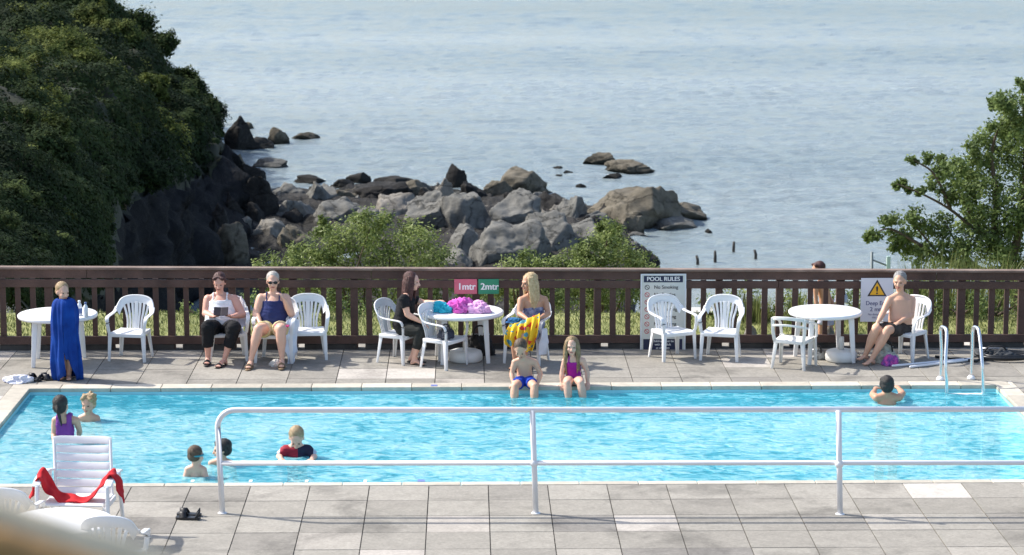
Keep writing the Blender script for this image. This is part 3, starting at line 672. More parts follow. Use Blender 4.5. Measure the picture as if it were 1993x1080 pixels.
# ============================================================= BUSHES JUST BEYOND THE FENCE
def pxclumps(lst, D, spread=.8):
    return [(tuple(Q(a, b2, D + rng.uniform(-spread, spread))), r_ * D / F) for a, b2, r_ in lst]
def bbase(x_, D): return Vector(((x_ - 996.5) * D / F * 1.0, D, ground_z(0, D)))
bush('bush', 'big pale green bush rising above the fence left of centre', 'bush', bbase(690, 42), pxclumps([(720, 445, 38), (690, 470, 50), (760, 465, 45), (640, 480, 40), (810, 480, 48), (600, 500, 36), (560, 515, 32), (520, 520, 26), (850, 510, 36), (700, 520, 55), (770, 520, 50), (640, 530, 45), (600, 550, 45), (540, 560, 40), (660, 580, 50), (730, 590, 50), (800, 570, 50), (850, 560, 40), (700, 430, 20), (745, 428, 18), (630, 452, 18), (800, 450, 20), (570, 490, 16), (625, 430, 9), (633, 442, 9)], 42), 44, leafA, .062, None, 26, 8, .5)
bush('bush', 'conical green bush rising above the fence right of centre', 'bush', bbase(1180, 41), pxclumps([(1185, 445, 20), (1180, 470, 30), (1205, 485, 30), (1150, 490, 32), (1230, 505, 30), (1110, 505, 28), (1180, 515, 45), (1090, 520, 24), (1250, 530, 32), (1140, 550, 45), (1220, 560, 45), (1100, 570, 35), (1170, 590, 40), (1175, 440, 12), (1200, 455, 12)], 41), 44, leafA, .062, None, 26, 8, .5)
bush('bush', 'low green bush between the two taller ones, just topping the fence', 'bush', bbase(1020, 40), pxclumps([(1010, 508, 20), (1040, 502, 20), (1060, 520, 22), (1000, 530, 30), (1040, 545, 35), (1070, 575, 35), (960, 560, 35), (920, 575, 35), (1010, 580, 35)], 40), 42, leafA, .062, None, 24, 5, .5)
bush('bush', 'dark leafed bush seen between pickets behind the short haired woman', 'bush', bbase(560, 37), pxclumps([(490, 590, 26), (530, 585, 28), (570, 590, 30), (620, 600, 30), (645, 585, 30), (690, 600, 30)], 37, .3), 24, leafB, .06, None, 15, 5, .5)
bush('bush', 'small bush seen between pickets left of the reading woman', 'bush', bbase(370, 37), pxclumps([(365, 600, 16), (380, 620, 18), (330, 625, 12)], 37, .3), 20, leafB, .05, None, 12, 3, .5)
for k, (x_, y_, r_, lab) in enumerate([(1395, 600, 38, 'bush seen between pickets right of the broad armchair'), (1450, 585, 36, 'bush seen between pickets left of the table by the seated man'), (1530, 590, 38, 'bush seen between pickets behind the low backed chair'), (1640, 590, 40, 'bush seen between pickets left of the warning sign'),
        (1690, 605, 40, 'bush seen between pickets under the warning sign'), (1810, 590, 45, 'bush seen between pickets right of the seated man'), (1880, 595, 45, 'bush seen between pickets behind the pool ladder'), (1955, 590, 45, 'bush seen between pickets at the right picture edge')]):
    bush('bush', lab, 'bush', bbase(x_, 37), pxclumps([(x_ - r_ * .7, y_ + 5, r_ * .7), (x_ + r_ * .6, y_, r_ * .7), (x_, y_ - 18, r_ * .7), (x_ - 10, y_ + 25, r_ * .7), (x_ + 20, y_ + 28, r_ * .6)], 37, .4), 22, leafA if k % 3 else leafB, .065, None, 14, 4, .4)
# reeds / long grass on the right behind the fence
for k, (x_, top_, D, lab) in enumerate([(1800, 492, 37.5, 'tuft of long arching grass above the fence, right of the seated man'), (1850, 478, 38, 'tuft of long grass above the fence, second from the seated man'), (1905, 485, 37.5, 'tuft of long grass above the fence under the tree'), (1960, 482, 38, 'tuft of long grass above the fence at the right picture edge'), (1560, 560, 36.5, 'tuft of pale reeds seen between pickets by the passer-by'), (1480, 566, 36.6, 'tuft of pale reeds seen between pickets left of the passer-by'), (1745, 560, 36.4, 'tuft of pale reeds seen between pickets by the warning sign')]):
    base = bbase(x_, D); H = Q(x_, top_, D).z - base.z; bm = BM(); rn = []
    for _ in range(170):
        a = rng.uniform(0, 6.28); lean_ = rng.uniform(.05, .55) * H * .7; h_ = H * rng.uniform(.6, 1.08); r0 = rng.uniform(0, .28); n0 = len(bm.faces)
        st = Vector((math.cos(a) * r0, math.sin(a) * r0, 0)); dr = Vector((math.cos(a), math.sin(a), 0)); sd = Vector((-math.sin(a), math.cos(a), 0)); pr = None; rv = rng.uniform(0, 1)
        for s in range(6):
            t = s / 5; c = st + dr * lean_ * t ** 2 + Vector((0, 0, h_ * (t - .25 * t * t * lean_ / H * 2))); wd = .011 * (1 - t) + .001
            cur = (bm.verts.new(c - sd * wd), bm.verts.new(c + sd * wd))
            if pr: bm.faces.new((pr[0], pr[1], cur[1], cur[0])); rn.append(rv)
            pr = cur
    me2 = bpy.data.meshes.new('long_grass'); bm.to_mesh(me2); bm.free(); set_rnd(me2, rn)
    o = link('long_grass', me2, leafR); o.location = base; tag(o, lab, 'grass tuft')
# ============================================================= RIGHT TREE
D = 43; t = thing('tree', 'leafy green tree reaching in from the right edge with a bare branch over the sea', 'tree', bbase(1990, D))
org = Vector(t.location)
cl = pxclumps([(1900, 330, 50), (1945, 270, 48), (1985, 215, 48), (1870, 375, 42), (1925, 385, 55), (1985, 330, 70), (1965, 430, 50), (1895, 425, 38), (2040, 260, 80), (2050, 400, 90), (1955, 205, 20), (1856, 335, 30), (1990, 165, 12), (1995, 255, 50), (1905, 290, 30)], D, .7)
cl2 = pxclumps([(1800, 308, 13), (1776, 313, 8), (1756, 358, 9), (1818, 335, 20), (1792, 375, 9), (1842, 382, 20), (1745, 362, 6), (1770, 368, 6), (1815, 362, 9), (1830, 312, 12), (1935, 200, 10), (1932, 245, 8),
    (1722, 425, 18), (1702, 455, 14), (1690, 462, 8), (1752, 445, 30), (1785, 425, 24), (1825, 445, 32), (1780, 475, 32), (1845, 478, 38), (1910, 470, 40), (1870, 505, 36), (1940, 500, 40), (1985, 500, 45), (1735, 478, 14), (1805, 500, 28)], D, .5)
c, r_, n = clump_leaves(cl, 36, 26, .24); c2, r2, n2_ = clump_leaves(cl2, 34, 26, .3)
leaf_mesh('crown', np.concatenate([c, c2]), .08, np.concatenate([r_, r2 * .8]), leafB, t, np.concatenate([n, n2_]), .5, .5, origin=org)
bm = BM()
def limb(pl, r0, r1, dys=0):
    pts_ = catmull([Q(a, b2, D + dys * i) - org for i, (a, b2) in enumerate(pl)], 5); n_ = len(pts_); tube(bm, pts_, [r0 + (r1 - r0) * i / (n_ - 1) for i in range(n_)], 8)
limb([(1992, 720), (1985, 600), (1965, 520), (1930, 470)], .16, .10); limb([(1930, 470), (1890, 440), (1850, 408), (1810, 385), (1765, 365), (1745, 358)], .035, .006)
limb([(1850, 408), (1835, 370), (1815, 335), (1790, 318), (1775, 310)], .03, .006); limb([(1945, 490), (1935, 440), (1940, 380), (1930, 300), (1950, 230)], .08, .012)
limb([(1965, 520), (1985, 440), (1995, 340), (1990, 180)], .09, .012, .1); limb([(1950, 500), (1910, 450), (1880, 400), (1860, 350)], .05, .012); limb([(1975, 560), (1900, 520), (1830, 500), (1780, 470), (1730, 445), (1695, 460)], .06, .007)
limb([(1830, 500), (1790, 450), (1760, 425)], .025, .006); limb([(1985, 560), (2040, 430), (2060, 300)], .09, .02); limb([(1900, 520), (1860, 470), (1840, 430)], .03, .008)
obj('trunk', bm, bark, t, True)
# green-white beach railing beyond the fence
t = thing('beach_railing', 'pale green metal railing post and grey rail beyond the fence, left of the seated man', 'railing', bbase(1725, 39))
o0 = Vector(t.location); pg = mat('pale_green_paint', (.45, .58, .52), .5, .1, 10); gp = mat('grey_metal', (.16, .19, .19), .5, .1, 10)
bm = BM(); box(bm, (Q(1728, 560, 39) - o0), (.06, .05, 1.0)); obj('post', bm, pg, t, bevel=.01)
bm = BM(); tube(bm, [Q(1697, 640, 39) - o0, Q(1697, 490, 39) - o0], .022, 8); obj('post', bm, gp, t, True)
bm = BM(); tube(bm, [Q(1697, 505, 39) - o0, Q(1727, 517, 39) - o0], .014, 8); obj('rail', bm, gp, t, True)
# pale steps to the beach
t = thing('concrete_steps', 'pale concrete steps with dark risers seen between pickets right of the rules sign', 'steps', P(1340, 640, -.42) + Vector((0, 1.5, 0)))
bm = BM(); 
for k in range(5): box(bm, (0.1, .40 * k, -.02 - .13 * k), (.95, .39, .07))
obj('treads', bm, mat('pale_concrete', (.52, .50, .47), .85, .1, 8, .3), t, bevel=.01)
bm = BM()
for k in range(5): box(bm, (.1, .40 * k + .04, -.12 - .13 * k), (.9, .3, .125))
obj('risers', bm, mat('dark_riser', (.06, .06, .055), .9), t)
# dry-stone rocks behind the fence
for k, (x_, y_, w_) in enumerate([(1425, 655, 26), (1460, 655, 30), (1575, 652, 34), (1615, 655, 26)]):
    rock(x_, y_ - 14, y_, w_, RL, 'pale stone lying in the grass behind the fence, ' + ['left of the open backed armchair leg', 'midway between armchair and low backed chair', 'behind the round table legs', 'under the passer-by'][k], zb=-.42, seed=90 + k)
# ============================================================= FENCE
wood = mat('dark_stained_wood', (.055, .028, .021), .7, .3, 3, .5, 45, col2=(.115, .063, .048))
capw = mat('sunlit_weathered_rail_top', (.13, .085, .065), .75, .3, 4, .4, 40, col2=(.26, .19, .155))  # weathered tone, painted lighter than the boards for sun on the cap
t = thing('picket_fence', 'long dark brown wooden picket fence between the pool deck and the sea', 'fence', gl + fx * LF * .5)
hzl = Q(0, 519, gl.y).z; hzr = Q(1993, 526, gr.y).z
def hz(u): return hzl + (hzr - hzl) * (u / LF)            # top height, a little lower to the right
def ftub(bm, u0, u1, z0, z1, d0, d1):
    """box along the fence; heights are fractions of the local top height when >1e-9"""
    P8 = []
    for u in (u0, u1):
        for d in (d0, d1):
            for z in (z0, z1): P8.append(bm.verts.new(FP(u, d, z * hz(u))))
    a = P8
    for q in ((0, 1, 3, 2), (4, 6, 7, 5), (0, 4, 5, 1), (2, 3, 7, 6), (0, 2, 6, 4), (1, 5, 7, 3)): bm.faces.new([a[i] for i in q])
U0, U1 = -2.5, LF + 2.5
bm = BM(); ftub(bm, U0, U1, .972, 1.0, -.03, .10); obj('cap_rail', bm, capw, t, world=True, bevel=.006)
bm = BM(); u = U0
while u < U1: u2 = min(u + 3.64, U1); ftub(bm, u + .003, u2 - .003, .868, .969, 0.0, .035); u = u2
obj('upper_board', bm, wood, t, world=True, bevel=.004)
bm = BM(); u = U0 + 1.6
ftub(bm, U0, u - .003, .758, .852, -.002, .033)
while u < U1: u2 = min(u + 3.64, U1); ftub(bm, u + .003, u2 - .003, .758, .852, -.002, .033); u = u2
obj('lower_board', bm, wood, t, world=True, bevel=.004)
bm = BM(); ftub(bm, U0, U1, .075, .172, .0, .05); obj('bottom_rail', bm, wood, t, world=True, bevel=.005)
pp = None; u = U0; k = 0
pm = BM(); ftub(pm, -.035, .035, .173, .858, .036, .062); bmesh.ops.transform(pm, matrix=Matrix.Translation(-gl), verts=pm.verts)
pme = bpy.data.meshes.new('picket'); pm.to_mesh(pme); pm.free(); pme.materials.append(wood)
qm = BM(); ftub(qm, -.048, .048, 0, .970, .037, .115); bmesh.ops.transform(qm, matrix=Matrix.Translation(-gl), verts=qm.verts)
qme = bpy.data.meshes.new('post'); qm.to_mesh(qme); qm.free(); qme.materials.append(wood)
while u < U1:
    post = k % 4 == 0; o = bpy.data.objects.new('post' if post else 'picket', qme if post else pme); C.objects.link(o); o.parent = t
    o.location = gl + fx * u - t.location; o.location.z = 0; o.scale = (random.uniform(.9, 1.12), 1, hz(u) / hz(0)); o.rotation_euler.y = 0 if post else random.gauss(0, .004)
    u += .196; k += 1
# low plinth under the fence: dark kerb stones with a small gap by every post
plm = mat('dark_plinth', (.035, .032, .03), .9, .3, 6, .5, 30, col2=(.07, .065, .06))
t2 = thing('plinth', 'low dark kerb under the picket fence with small square gaps', 'kerb', gl + fx * LF * .5)
bm = BM(); u = U0; 
while u < U1: ftub(bm, u + .14, u + .784 - .02 + .05, -.35, .068, .02, .14); u += .784
ftub(bm, U0, U1, -.35, .012, .015, .145)
obj('kerb_stones', bm, plm, t2, world=True, bevel=.008)
# single front post beside the rules sign
# ============================================================= SIGNS
Mf = lambda px, py, d=-.012: Matrix.Translation(Q(px, py, (gl + fx * ((px / 1993) * LF)).y + d)) @ Matrix.Rotation(math.atan2(fx.y, fx.x), 4, 'Z') @ Matrix.Rotation(math.pi / 2, 4, 'X')
def plate(px0, py0, px1, py1, d=-.012):
    c = Mf((px0 + px1) / 2, (py0 + py1) / 2, d); a = Q(px0, py0, c.translation.y); b2 = Q(px1, py1, c.translation.y)
    return c, b2.x - a.x, a.z - b2.z
def board(name, M, w_, h_, m, parent, off=0, th=.006):
    bm = BM(); box(bm, (0, 0, off), (w_, h_, th)); bmesh.ops.transform(bm, matrix=M, verts=bm.verts)
    return obj(name, bm, m, parent, bevel=.001)
wpaint = mat('white_lettering', (.85, .85, .84), .5, .02)
for px0, px1, s, colr, lab in ((884, 928.5, '1mtr', (.56, .12, .17), 'faded red sign reading 1mtr on the fence'), (931, 971, '2mtr', (.02, .25, .13), 'green sign reading 2mtr on the fence beside the red one')):
    M, w_, h_ = plate(px0, 543, px1, 572); t = thing('depth_sign', lab, 'sign', M.translation); Ml = Matrix.Translation(-M.translation) @ M
    board('panel', Ml, w_, h_, mat('sign_paint', colr, .45, .08, 9), t)
    text_obj('lettering', s, .122, Ml @ Matrix.Translation((.012, -.004, .0035)), wpaint, t, .0035, .001, sx=.95)
# pool rules
M, w_, h_ = plate(1247, 533, 1334, 685, -.03); t = thing('pool_rules_sign', 'tall white pool rules sign on the fence behind an armchair', 'sign', M.translation); Ml = Matrix.Translation(-M.translation) @ M
spl = mat('sign_white', (.62, .64, .60), .5, .04, 5); navy = mat('sign_navy', (.012, .018, .06), .5, .1, 5); fr = mat('sign_frame', (.70, .72, .75), .4, .05); blk = mat('black_lettering', (.03, .03, .035), .6, .05); redp = mat('red_print', (.50, .05, .06), .5, .05)
board('panel', Ml, w_, h_, spl, t)
bm = BM()
for cx, cy, ww, hh in ((0, h_ / 2 - .008, w_, .016), (0, -h_ / 2 + .008, w_, .016), (-w_ / 2 + .008, 0, .016, h_ - .034), (w_ / 2 - .008, 0, .016, h_ - .034)): box(bm, (cx, cy, .006), (ww, hh, .008))
bmesh.ops.transform(bm, matrix=Ml, verts=bm.verts); obj('frame', bm, fr, t)
hd = board('header', Ml, w_ * .86, .085, navy, t, .0045, .003); hd.location = Ml.to_3x3() @ Vector((0, h_ / 2 - .068, 0))
text_obj('header_lettering', 'POOL RULES', .075, Ml @ Matrix.Translation((0, h_ / 2 - .068, .0068)), wpaint, t, .002, .0008)
for k, s in enumerate(['No Smoking', 'No Bottles', 'No Bombing', 'No Running', 'No Pushing', 'No Fighting', 'No Diving']):
    yy = h_ / 2 - .175 - k * .096
    text_obj('rule_line', s, .062, Ml @ Matrix.Translation((-.12, yy, .0035)), blk, t, .0012, .0008, 'LEFT')
    bm = BM()
    for a in range(24):
        a0, a1 = a * math.pi / 12, (a + 1) * math.pi / 12
        q = [bm.verts.new(Ml @ Vector((-w_ / 2 + .085 + r_ * math.cos(aa), yy + r_ * math.sin(aa), .0045))) for r_, aa in ((.024, a0), (.032, a0), (.032, a1), (.024, a1))]; bm.faces.new(q)
    box_m = Ml @ Matrix.Translation((-w_ / 2 + .085, yy, .0050)) @ Matrix.Rotation(-.78, 4, 'Z'); n0 = len(bm.verts); box(bm, (0, 0, 0), (.05, .007, .001)); bm.verts.ensure_lookup_table(); bmesh.ops.transform(bm, matrix=box_m, verts=bm.verts[n0:])
    obj('prohibition_symbol', bm, blk if k == 0 else redp, t)
ft = board('footer', Ml, w_ * .86, .145, navy, t, .0045, .003); ft.location = Ml.to_3x3() @ Vector((0, -h_ / 2 + .098, 0))
for k in range(3):
    text_obj('footer_lettering', ['Children must be', 'with an adult', 'at all times'][k], .04, Ml @ Matrix.Translation((0, -h_ / 2 + .142 - k * .044, .0068)), wpaint, t, .0006, .0006)
# deep end warning
M, w_, h_ = plate(1676, 541, 1737, 626, -.02); t = thing('warning_sign', 'white deep end sign with yellow warning triangle beside the seated man', 'sign', M.translation); Ml = Matrix.Translation(-M.translation) @ M
board('panel', Ml, w_, h_, mat('sign_bluewhite', (.66, .68, .74), .5, .03, 5), t)
def tri(name, r_, z, m):
    bm = BM(); vs = [bm.verts.new(Ml @ Vector((math.cos(a) * r_ , h_ / 2 - .165 + math.sin(a) * r_, z))) for a in (R(90), R(210), R(330))]; bm.faces.new(vs); obj(name, bm, m, t)
tri('triangle_border', .145, .0040, blk); tri('triangle', .108, .0048, mat('warning_yellow', (.80, .44, .02), .5, .05))
text_obj('exclamation_mark', '!', .14, Ml @ Matrix.Translation((0, h_ / 2 - .165, .0055)), blk, t, .005, .0006)
lb = mat('blue_grey_lettering', (.12, .14, .26), .6, .05)
text_obj('lettering', 'Deep End', .078, Ml @ Matrix.Translation((0, -.045, .0035)), lb, t, .002, .0008, sx=.92)
text_obj('lettering', '2 mtr', .078, Ml @ Matrix.Translation((0, -.125, .0035)), lb, t, .002, .0008)
for k in range(2): text_obj('small_print', ['No diving from', 'this end'][k], .036, Ml @ Matrix.Translation((0, -.19 - k * .04, .0035)), lb, t, .0006, .0006)
# ============================================================= CHAIRS
def make_chair(m, low=False):
    t = thing('garden_chair', 'x', 'chair')
    # seat
    bm = BM(); n = 9; tops = []
    for j in range(n):
        y = -.25 + .45 * j / (n - 1); row = []
        hw = .250 - .03 * j / (n - 1)
        for i in range(n):
            s = -1 + 2 * i / (n - 1); zz = .425 - .022 * (1 - s * s) * math.sin(math.pi * min(1, (j + 1) / n)) + (-.03 if j == 0 else 0) - .01 * (j / n)
            row.append((s * hw, y, zz))
        tops.append(row)
    up_ = [[bm.verts.new(p) for p in r_] for r_ in tops]; lo = [[bm.verts.new((p[0], p[1], p[2] - .012)) for p in r_] for r_ in tops]
    for j in range(n - 1):
        for i in range(n - 1): bm.faces.new((up_[j][i], up_[j][i + 1], up_[j + 1][i + 1], up_[j + 1][i])); bm.faces.new((lo[j][i], lo[j + 1][i], lo[j + 1][i + 1], lo[j][i + 1]))
    ed = [(up_[0][i], lo[0][i]) for i in range(n)] + [(up_[j][-1], lo[j][-1]) for j in range(1, n)] + [(up_[-1][i], lo[-1][i]) for i in range(n - 2, -1, -1)] + [(up_[j][0], lo[j][0]) for j in range(n - 2, 0, -1)]
    for k in range(len(ed)): a, b2 = ed[k], ed[(k + 1) % len(ed)]; bm.faces.new((a[0], a[1], b2[1], b2[0]))
    box(bm, (0, -.245, .385), (.47, .012, .05)); box(bm, (-.228, -.02, .39), (.012, .42, .045)); box(bm, (.228, -.02, .39), (.012, .42, .045)); box(bm, (0, .195, .39), (.40, .012, .045))
    obj('seat', bm, m, t, True, bevel=.004)
    # legs: L-section, tapered and splayed
    for s in (-1, 1):
        for fr_ in (1, 0):
            bm = BM(); y0, y1 = (-.228, -.245) if fr_ else (.180, .225); x0, x1 = (.256, .272) if fr_ else (.205, .245)
            w0, w1 = (.062, .036)
            ribbon(bm, [(s * (x0 - .012), y0, .43 if fr_ else .42), (s * (x1 - .008), y1, 0)], w0, .012, (1, 0, 0), w1)
            ribbon(bm, [(s * x0 + s * .012, y0 + (.022 if fr_ else -.022), .43 if fr_ else .42), (s * x1 + s * .008, y1 + (.014 if fr_ else -.014), 0)], w0 * .9, .012, (0, 1, 0), w1 * .9)
            obj('leg', bm, m, t, True, bevel=.003)
    if not low:
        arch = catmull([(.262, -.228, .42), (.280, -.238, .55), (.292, -.20, .635), (.292, -.02, .655), (.285, .12, .675), (.272, .205, .745), (.225, .262, .835), (.12, .29, .878), (0, .296, .888)], 5)
        for s in (-1, 1):
            k0 = 24; pts = [Vector((s * p.x, p.y, p.z)) for p in arch[:k0 + 1]]
            bm = BM(); n_ = len(pts); wd = []
            for i, p in enumerate(pts):
                t_ = i / (n_ - 1); wd.append(Vector((1, 0, 0)) if t_ < .25 else Vector((s * 1, -.25 * t_, .0)).normalized())
            ribbon(bm, pts, [.045 + .012 * math.sin(math.pi * i / n_) for i in range(n_)], .014, wd)
            obj('armrest', bm, m, t, True, bevel=.004)
        bm = BM(); full = [Vector((-p.x, p.y, p.z)) for p in arch[22:]] + [p for p in reversed(arch[22:-1])]; n_ = len(full)
        # top panel between the arch and a lower arc
        low_ = [Vector((p.x * .80, p.y - .018, p.z - .085 - .03 * (1 - abs(p.x) / .27))) for p in full]
        fa = [bm.verts.new(p) for p in full]; fb = [bm.verts.new(p + Vector((0, .012, 0))) for p in full]; la = [bm.verts.new(p) for p in low_]; lb_ = [bm.verts.new(p + Vector((0, .012, 0))) for p in low_]
        for i in range(n_ - 1):
            bm.faces.new((fa[i], fa[i + 1], la[i + 1], la[i])); bm.faces.new((fb[i], lb_[i], lb_[i + 1], fb[i + 1])); bm.faces.new((fa[i], fb[i], fb[i + 1], fa[i + 1])); bm.faces.new((la[i], la[i + 1], lb_[i + 1], lb_[i]))
        bm.faces.new((fa[0], la[0], lb_[0], fb[0])); bm.faces.new((fa[-1], fb[-1], lb_[-1], la[-1]))
        tube(bm, full, .013, 8)
        obj('top_panel', bm, m, t, True, bevel=.003)
        for k in range(7):
            s = -1 + k / 3; xb, xt = s * .125, s * .185; bm = BM(); zt = .80 - .05 * s * s
            ribbon(bm, catmull([(xb, .198, .40), (xb * 1.02, .225, .53), ((xb + xt) / 2 * 1.03, .25, .66), (xt, .268 - .03 * s * s, zt)], 4), .026 if k != 3 else .05, .010, (1, 0, 0), .036 if k != 3 else .062)
            obj('slat', bm, m, t, True, bevel=.003)
    else:
        for z0, nm in ((.70, 'top_rail'), (.60, 'middle_rail')):
            bm = BM(); ribbon(bm, catmull([(-.255, .10, z0 - .01), (-.22, .24, z0 + .03), (0, .285, z0 + .05), (.22, .24, z0 + .03), (.255, .10, z0 - .01)], 6), .05 if nm == 'top_rail' else .032, .014, (0, 0, 1)); obj(nm, bm, m, t, True, bevel=.004)
        for s in (-1, 1):
            bm = BM(); ribbon(bm, catmull([(s * .215, .19, .40), (s * .235, .215, .55), (s * .235, .235, .74)], 5), .05, .014, (1, 0, 0)); obj('back_post', bm, m, t, True, bevel=.004)
            bm = BM(); ribbon(bm, catmull([(s * .25, .13, .69), (s * .27, -.05, .66), (s * .272, -.20, .60), (s * .262, -.245, .42)], 6), .042, .014, (1, 0, 0)); obj('armrest', bm, m, t, True, bevel=.004)
    t.scale = (.87, .87, .87)
    return t
CH = [(257, 698, -10, 'empty white armchair right of the table with bottles'), (444, 698, 8, 'white armchair under the woman reading in a white top'), (539, 701, -6, 'white armchair under the woman in a navy vest and sunglasses'),
      (600, 695, 4, 'empty white armchair right of the woman in a navy vest'), (776, 702, 62, 'white armchair under the woman in black'), (862, 712, 58, 'white armchair with a dark bag on its seat, facing the middle table'),
      (1027, 704, -22, 'white armchair under the blonde woman'), (1306, 696, 28, 'white armchair in front of the pool rules sign'), (1404, 697, -14, 'empty white armchair right of the pool rules sign'), (1763, 697, -42, 'white armchair under the bare chested man'),
      (22, 1100, 175, 'white chair back cut by the left picture edge, in the foreground'), (225, 1160, 176, 'white chair with fan slats at the bottom left, behind the blurred rail')]
proto = make_chair(white)
for k, (x_, y_, a, lab) in enumerate(CH):
    l = P(x_, y_)
    if k == 0: proto.location = l; proto.rotation_euler.z = R(a); tag(proto, lab, 'chair', 'white plastic garden chairs around the pool')
    else: copy_tree(proto, l, R(a), lab, 'white plastic garden chairs around the pool')
lc = make_chair(white_old, True); lc.location = P(1543, 714); lc.rotation_euler.z = R(155); tag(lc, 'low open backed white chair facing the round table near the seated man', 'chair', 'white plastic garden chairs around the pool')
# ============================================================= TABLES
def table(px, py, dia, lab, rz=0, legs_r=.36, oval=1.0, h_=.63, base=False, m=white):
    t = thing('garden_table', lab, 'table', P(px, py), rz, 'white garden tables')
    r_ = dia / 2
    bm = BM(); lathe(bm, [(r_ - .03, -.012), (r_ - .006, -.045), (r_, -.03), (r_ + .002, -.008), (r_ - .012, .004), (r_ - .03, .006), (.03, .003)], (0, 0, h_), 48, oval); obj('table_top', bm, m, t, True, bevel=.0)
    for k in range(4):
        a = math.pi / 4 + k * math.pi / 2; bm = BM(); c = Vector((math.cos(a) * legs_r * oval, math.sin(a) * legs_r, 0)); e = c * 1.14
        ribbon(bm, [c + Vector((0, 0, h_ - .015)), e], .075, .03, (1, 0, 0), .048); ribbon(bm, [c + Vector((0, .016, h_ - .015)), e + Vector((0, .016, 0))], .05, .03, (0, 1, 0), .035)
        obj('leg', bm, m, t, True, bevel=.006)
    return t
table(115, 706, .99, 'round white table with bottles behind the towel wrapped child', .08)
table(900, 700, 1.04, 'round white table piled with pink and blue towels', .15)
table(1604, 700, .92, 'round white table left of the seated bare chested man', .2)
tb = table(118, 1152, .95, 'white table with a blurred near edge at the bottom left, below the sun lounger', .1)
def parasol_base(px, py, lab, r_=.27):
    t = thing('parasol_base', lab, 'parasol base', P(px, py), 0, 'white parasol bases under tables')
    bm = BM(); lathe(bm, [(r_ * .9, 0), (r_, .02), (r_, .08), (r_ * .93, .125), (r_ * .75, .14), (.05, .15)], seg=40); obj('weight', bm, white_old, t, True)
    bm = BM(); lathe(bm, [(.035, .15), (.032, .30), (.028, .31)], seg=16); obj('collar', bm, white_old, t, True)
parasol_base(906, 702, 'white parasol base under the table with towels', .215); parasol_base(1637, 702, 'white parasol base under the table near the seated man', .20)
# bottles on the left table
bot = mat('bottle_white', (.75, .78, .82), .25, .05, 5); blu = mat('bottle_label', (.10, .16, .35), .4, .1)
for k, (x_, y_, h_, r_, lab) in enumerate([(155, 609, .19, .034, 'white bottle with dark label on the left table'), (167, 611, .18, .030, 'slim white bottle on the left table, right one of the pair')]):
    p = P(x_, y_ + 5, .6365); t = thing('bottle', lab, 'bottle', p); bm = BM(); lathe(bm, [(r_, 0), (r_, h_ * .62), (r_ * .8, h_ * .74), (r_ * .4, h_ * .84), (r_ * .4, h_ * .88)], seg=20); obj('body', bm, bot, t, True)
    bm = BM(); lathe(bm, [(r_ * .5, h_ * .885), (r_ * .5, h_), (r_ * .4, h_ * 1.01)], seg=16); obj('cap', bm, blu if k else bot, t, True)
    if k == 0: bm = BM(); lathe(bm, [(r_ * 1.02, h_ * .15), (r_ * 1.02, h_ * .5)], seg=20); obj('paper_label', bm, blu, t, True)
# ============================================================= CLOTH HEAPS
def heap(name, lab, cat, loc, size, m, seed=0, fold=1.0, parent=None):
    bm = BM(); bmesh.ops.create_icosphere(bm, subdivisions=5, radius=1); sd = Vector((seed * 7.1, seed, 0))
    for v in bm.verts:
        p = v.co.copy(); q = Vector((p.x, p.y, max(p.z, -.05)))
        w_ = noise.noise(q * 1.3 + sd) * .34 - (abs(noise.noise(q * 2.2 + sd + Vector((noise.noise(q * 2) * 1.2, 0, 0)))) - .2) * .5 * fold - (abs(noise.noise(q * 5 + sd)) - .2) * .22 * fold - (abs(noise.noise(q * 10 + sd)) - .2) * .07 * fold
        q = q * (1 + w_); v.co = Vector((q.x * size[0], q.y * size[1], max(.002, (q.z + .05) * size[2])))
    o = obj(name, bm, m, parent, True); o.location = loc
    return tag(o, lab, cat) if parent is None else o
def cloth(name, c, c2=None, sc_=9, r_=.85): return mat(name, c, r_, .12, sc_, .25, 90, col2=c2, spec=.2)
mag = cloth('magenta_towel', (.62, .06, .42), (.80, .22, .62), 5); pk = cloth('pink_towel', (.72, .34, .62), (.85, .50, .75), 4); cy = cloth('cyan_towel', (.02, .38, .52), (.06, .55, .66), 6)
heap('towel', 'crumpled cyan towel at the left side of the middle table', 'towel', P(862, 606, .6365), (.13, .14, .115), cy, 3)
heap('towel', 'crumpled magenta and pink towel on the middle table', 'towel', P(897, 606, .6365), (.17, .16, .155), mag, 5, 1.2)
heap('towel', 'pale pink towel draped at the right of the magenta one', 'towel', P(930, 607, .6365), (.16, .14, .13), pk, 8)
dk = mat('black_fabric', (.012, .012, .014), .7, .3, 20, .4, 60); 
def bag(name, lab, loc, size, m, seed, handle=True):
    t = thing(name, lab, 'bag', loc); b_ = heap('body', None, None, (0, 0, 0), size, m, seed, .7, t)
    if handle:
        bm = BM(); tube(bm, catmull([(-size[0] * .5, -size[1] * .4, size[2] * .7), (-size[0] * .3, -size[1] * .5, size[2] * 1.35), (size[0] * .3, -size[1] * .5, size[2] * 1.35), (size[0] * .5, -size[1] * .4, size[2] * .7)], 5), .011, 6); obj('handle', bm, dk, t, True)
        bm = BM(); tube(bm, [(-size[0] * .6, 0, size[2] * .98), (size[0] * .6, 0, size[2] * .98)], .008, 6); obj('zip', bm, mat('zip_metal', (.4, .4, .42), .3, .05, metal=1), t, True)
    return t
bag('shoulder_bag', 'dark bag on the seat of the chair by the middle table', P(868, 658, .37) + Vector((0, .0, 0)), (.10, .10, .13), mat('navy_fabric', (.025, .03, .05), .7, .3, 15, .4), 2)
bag('holdall', 'black holdall on the deck under the middle table', P(935, 690), (.20, .12, .27), dk, 4)
bag('rucksack', 'black and white strapped bag under the round table near the seated man', P(1590, 698), (.10, .09, .12), mat('black_white_fabric', (.02, .02, .02), .7, .3, 14, .4, col2=(.5, .5, .48)), 6)
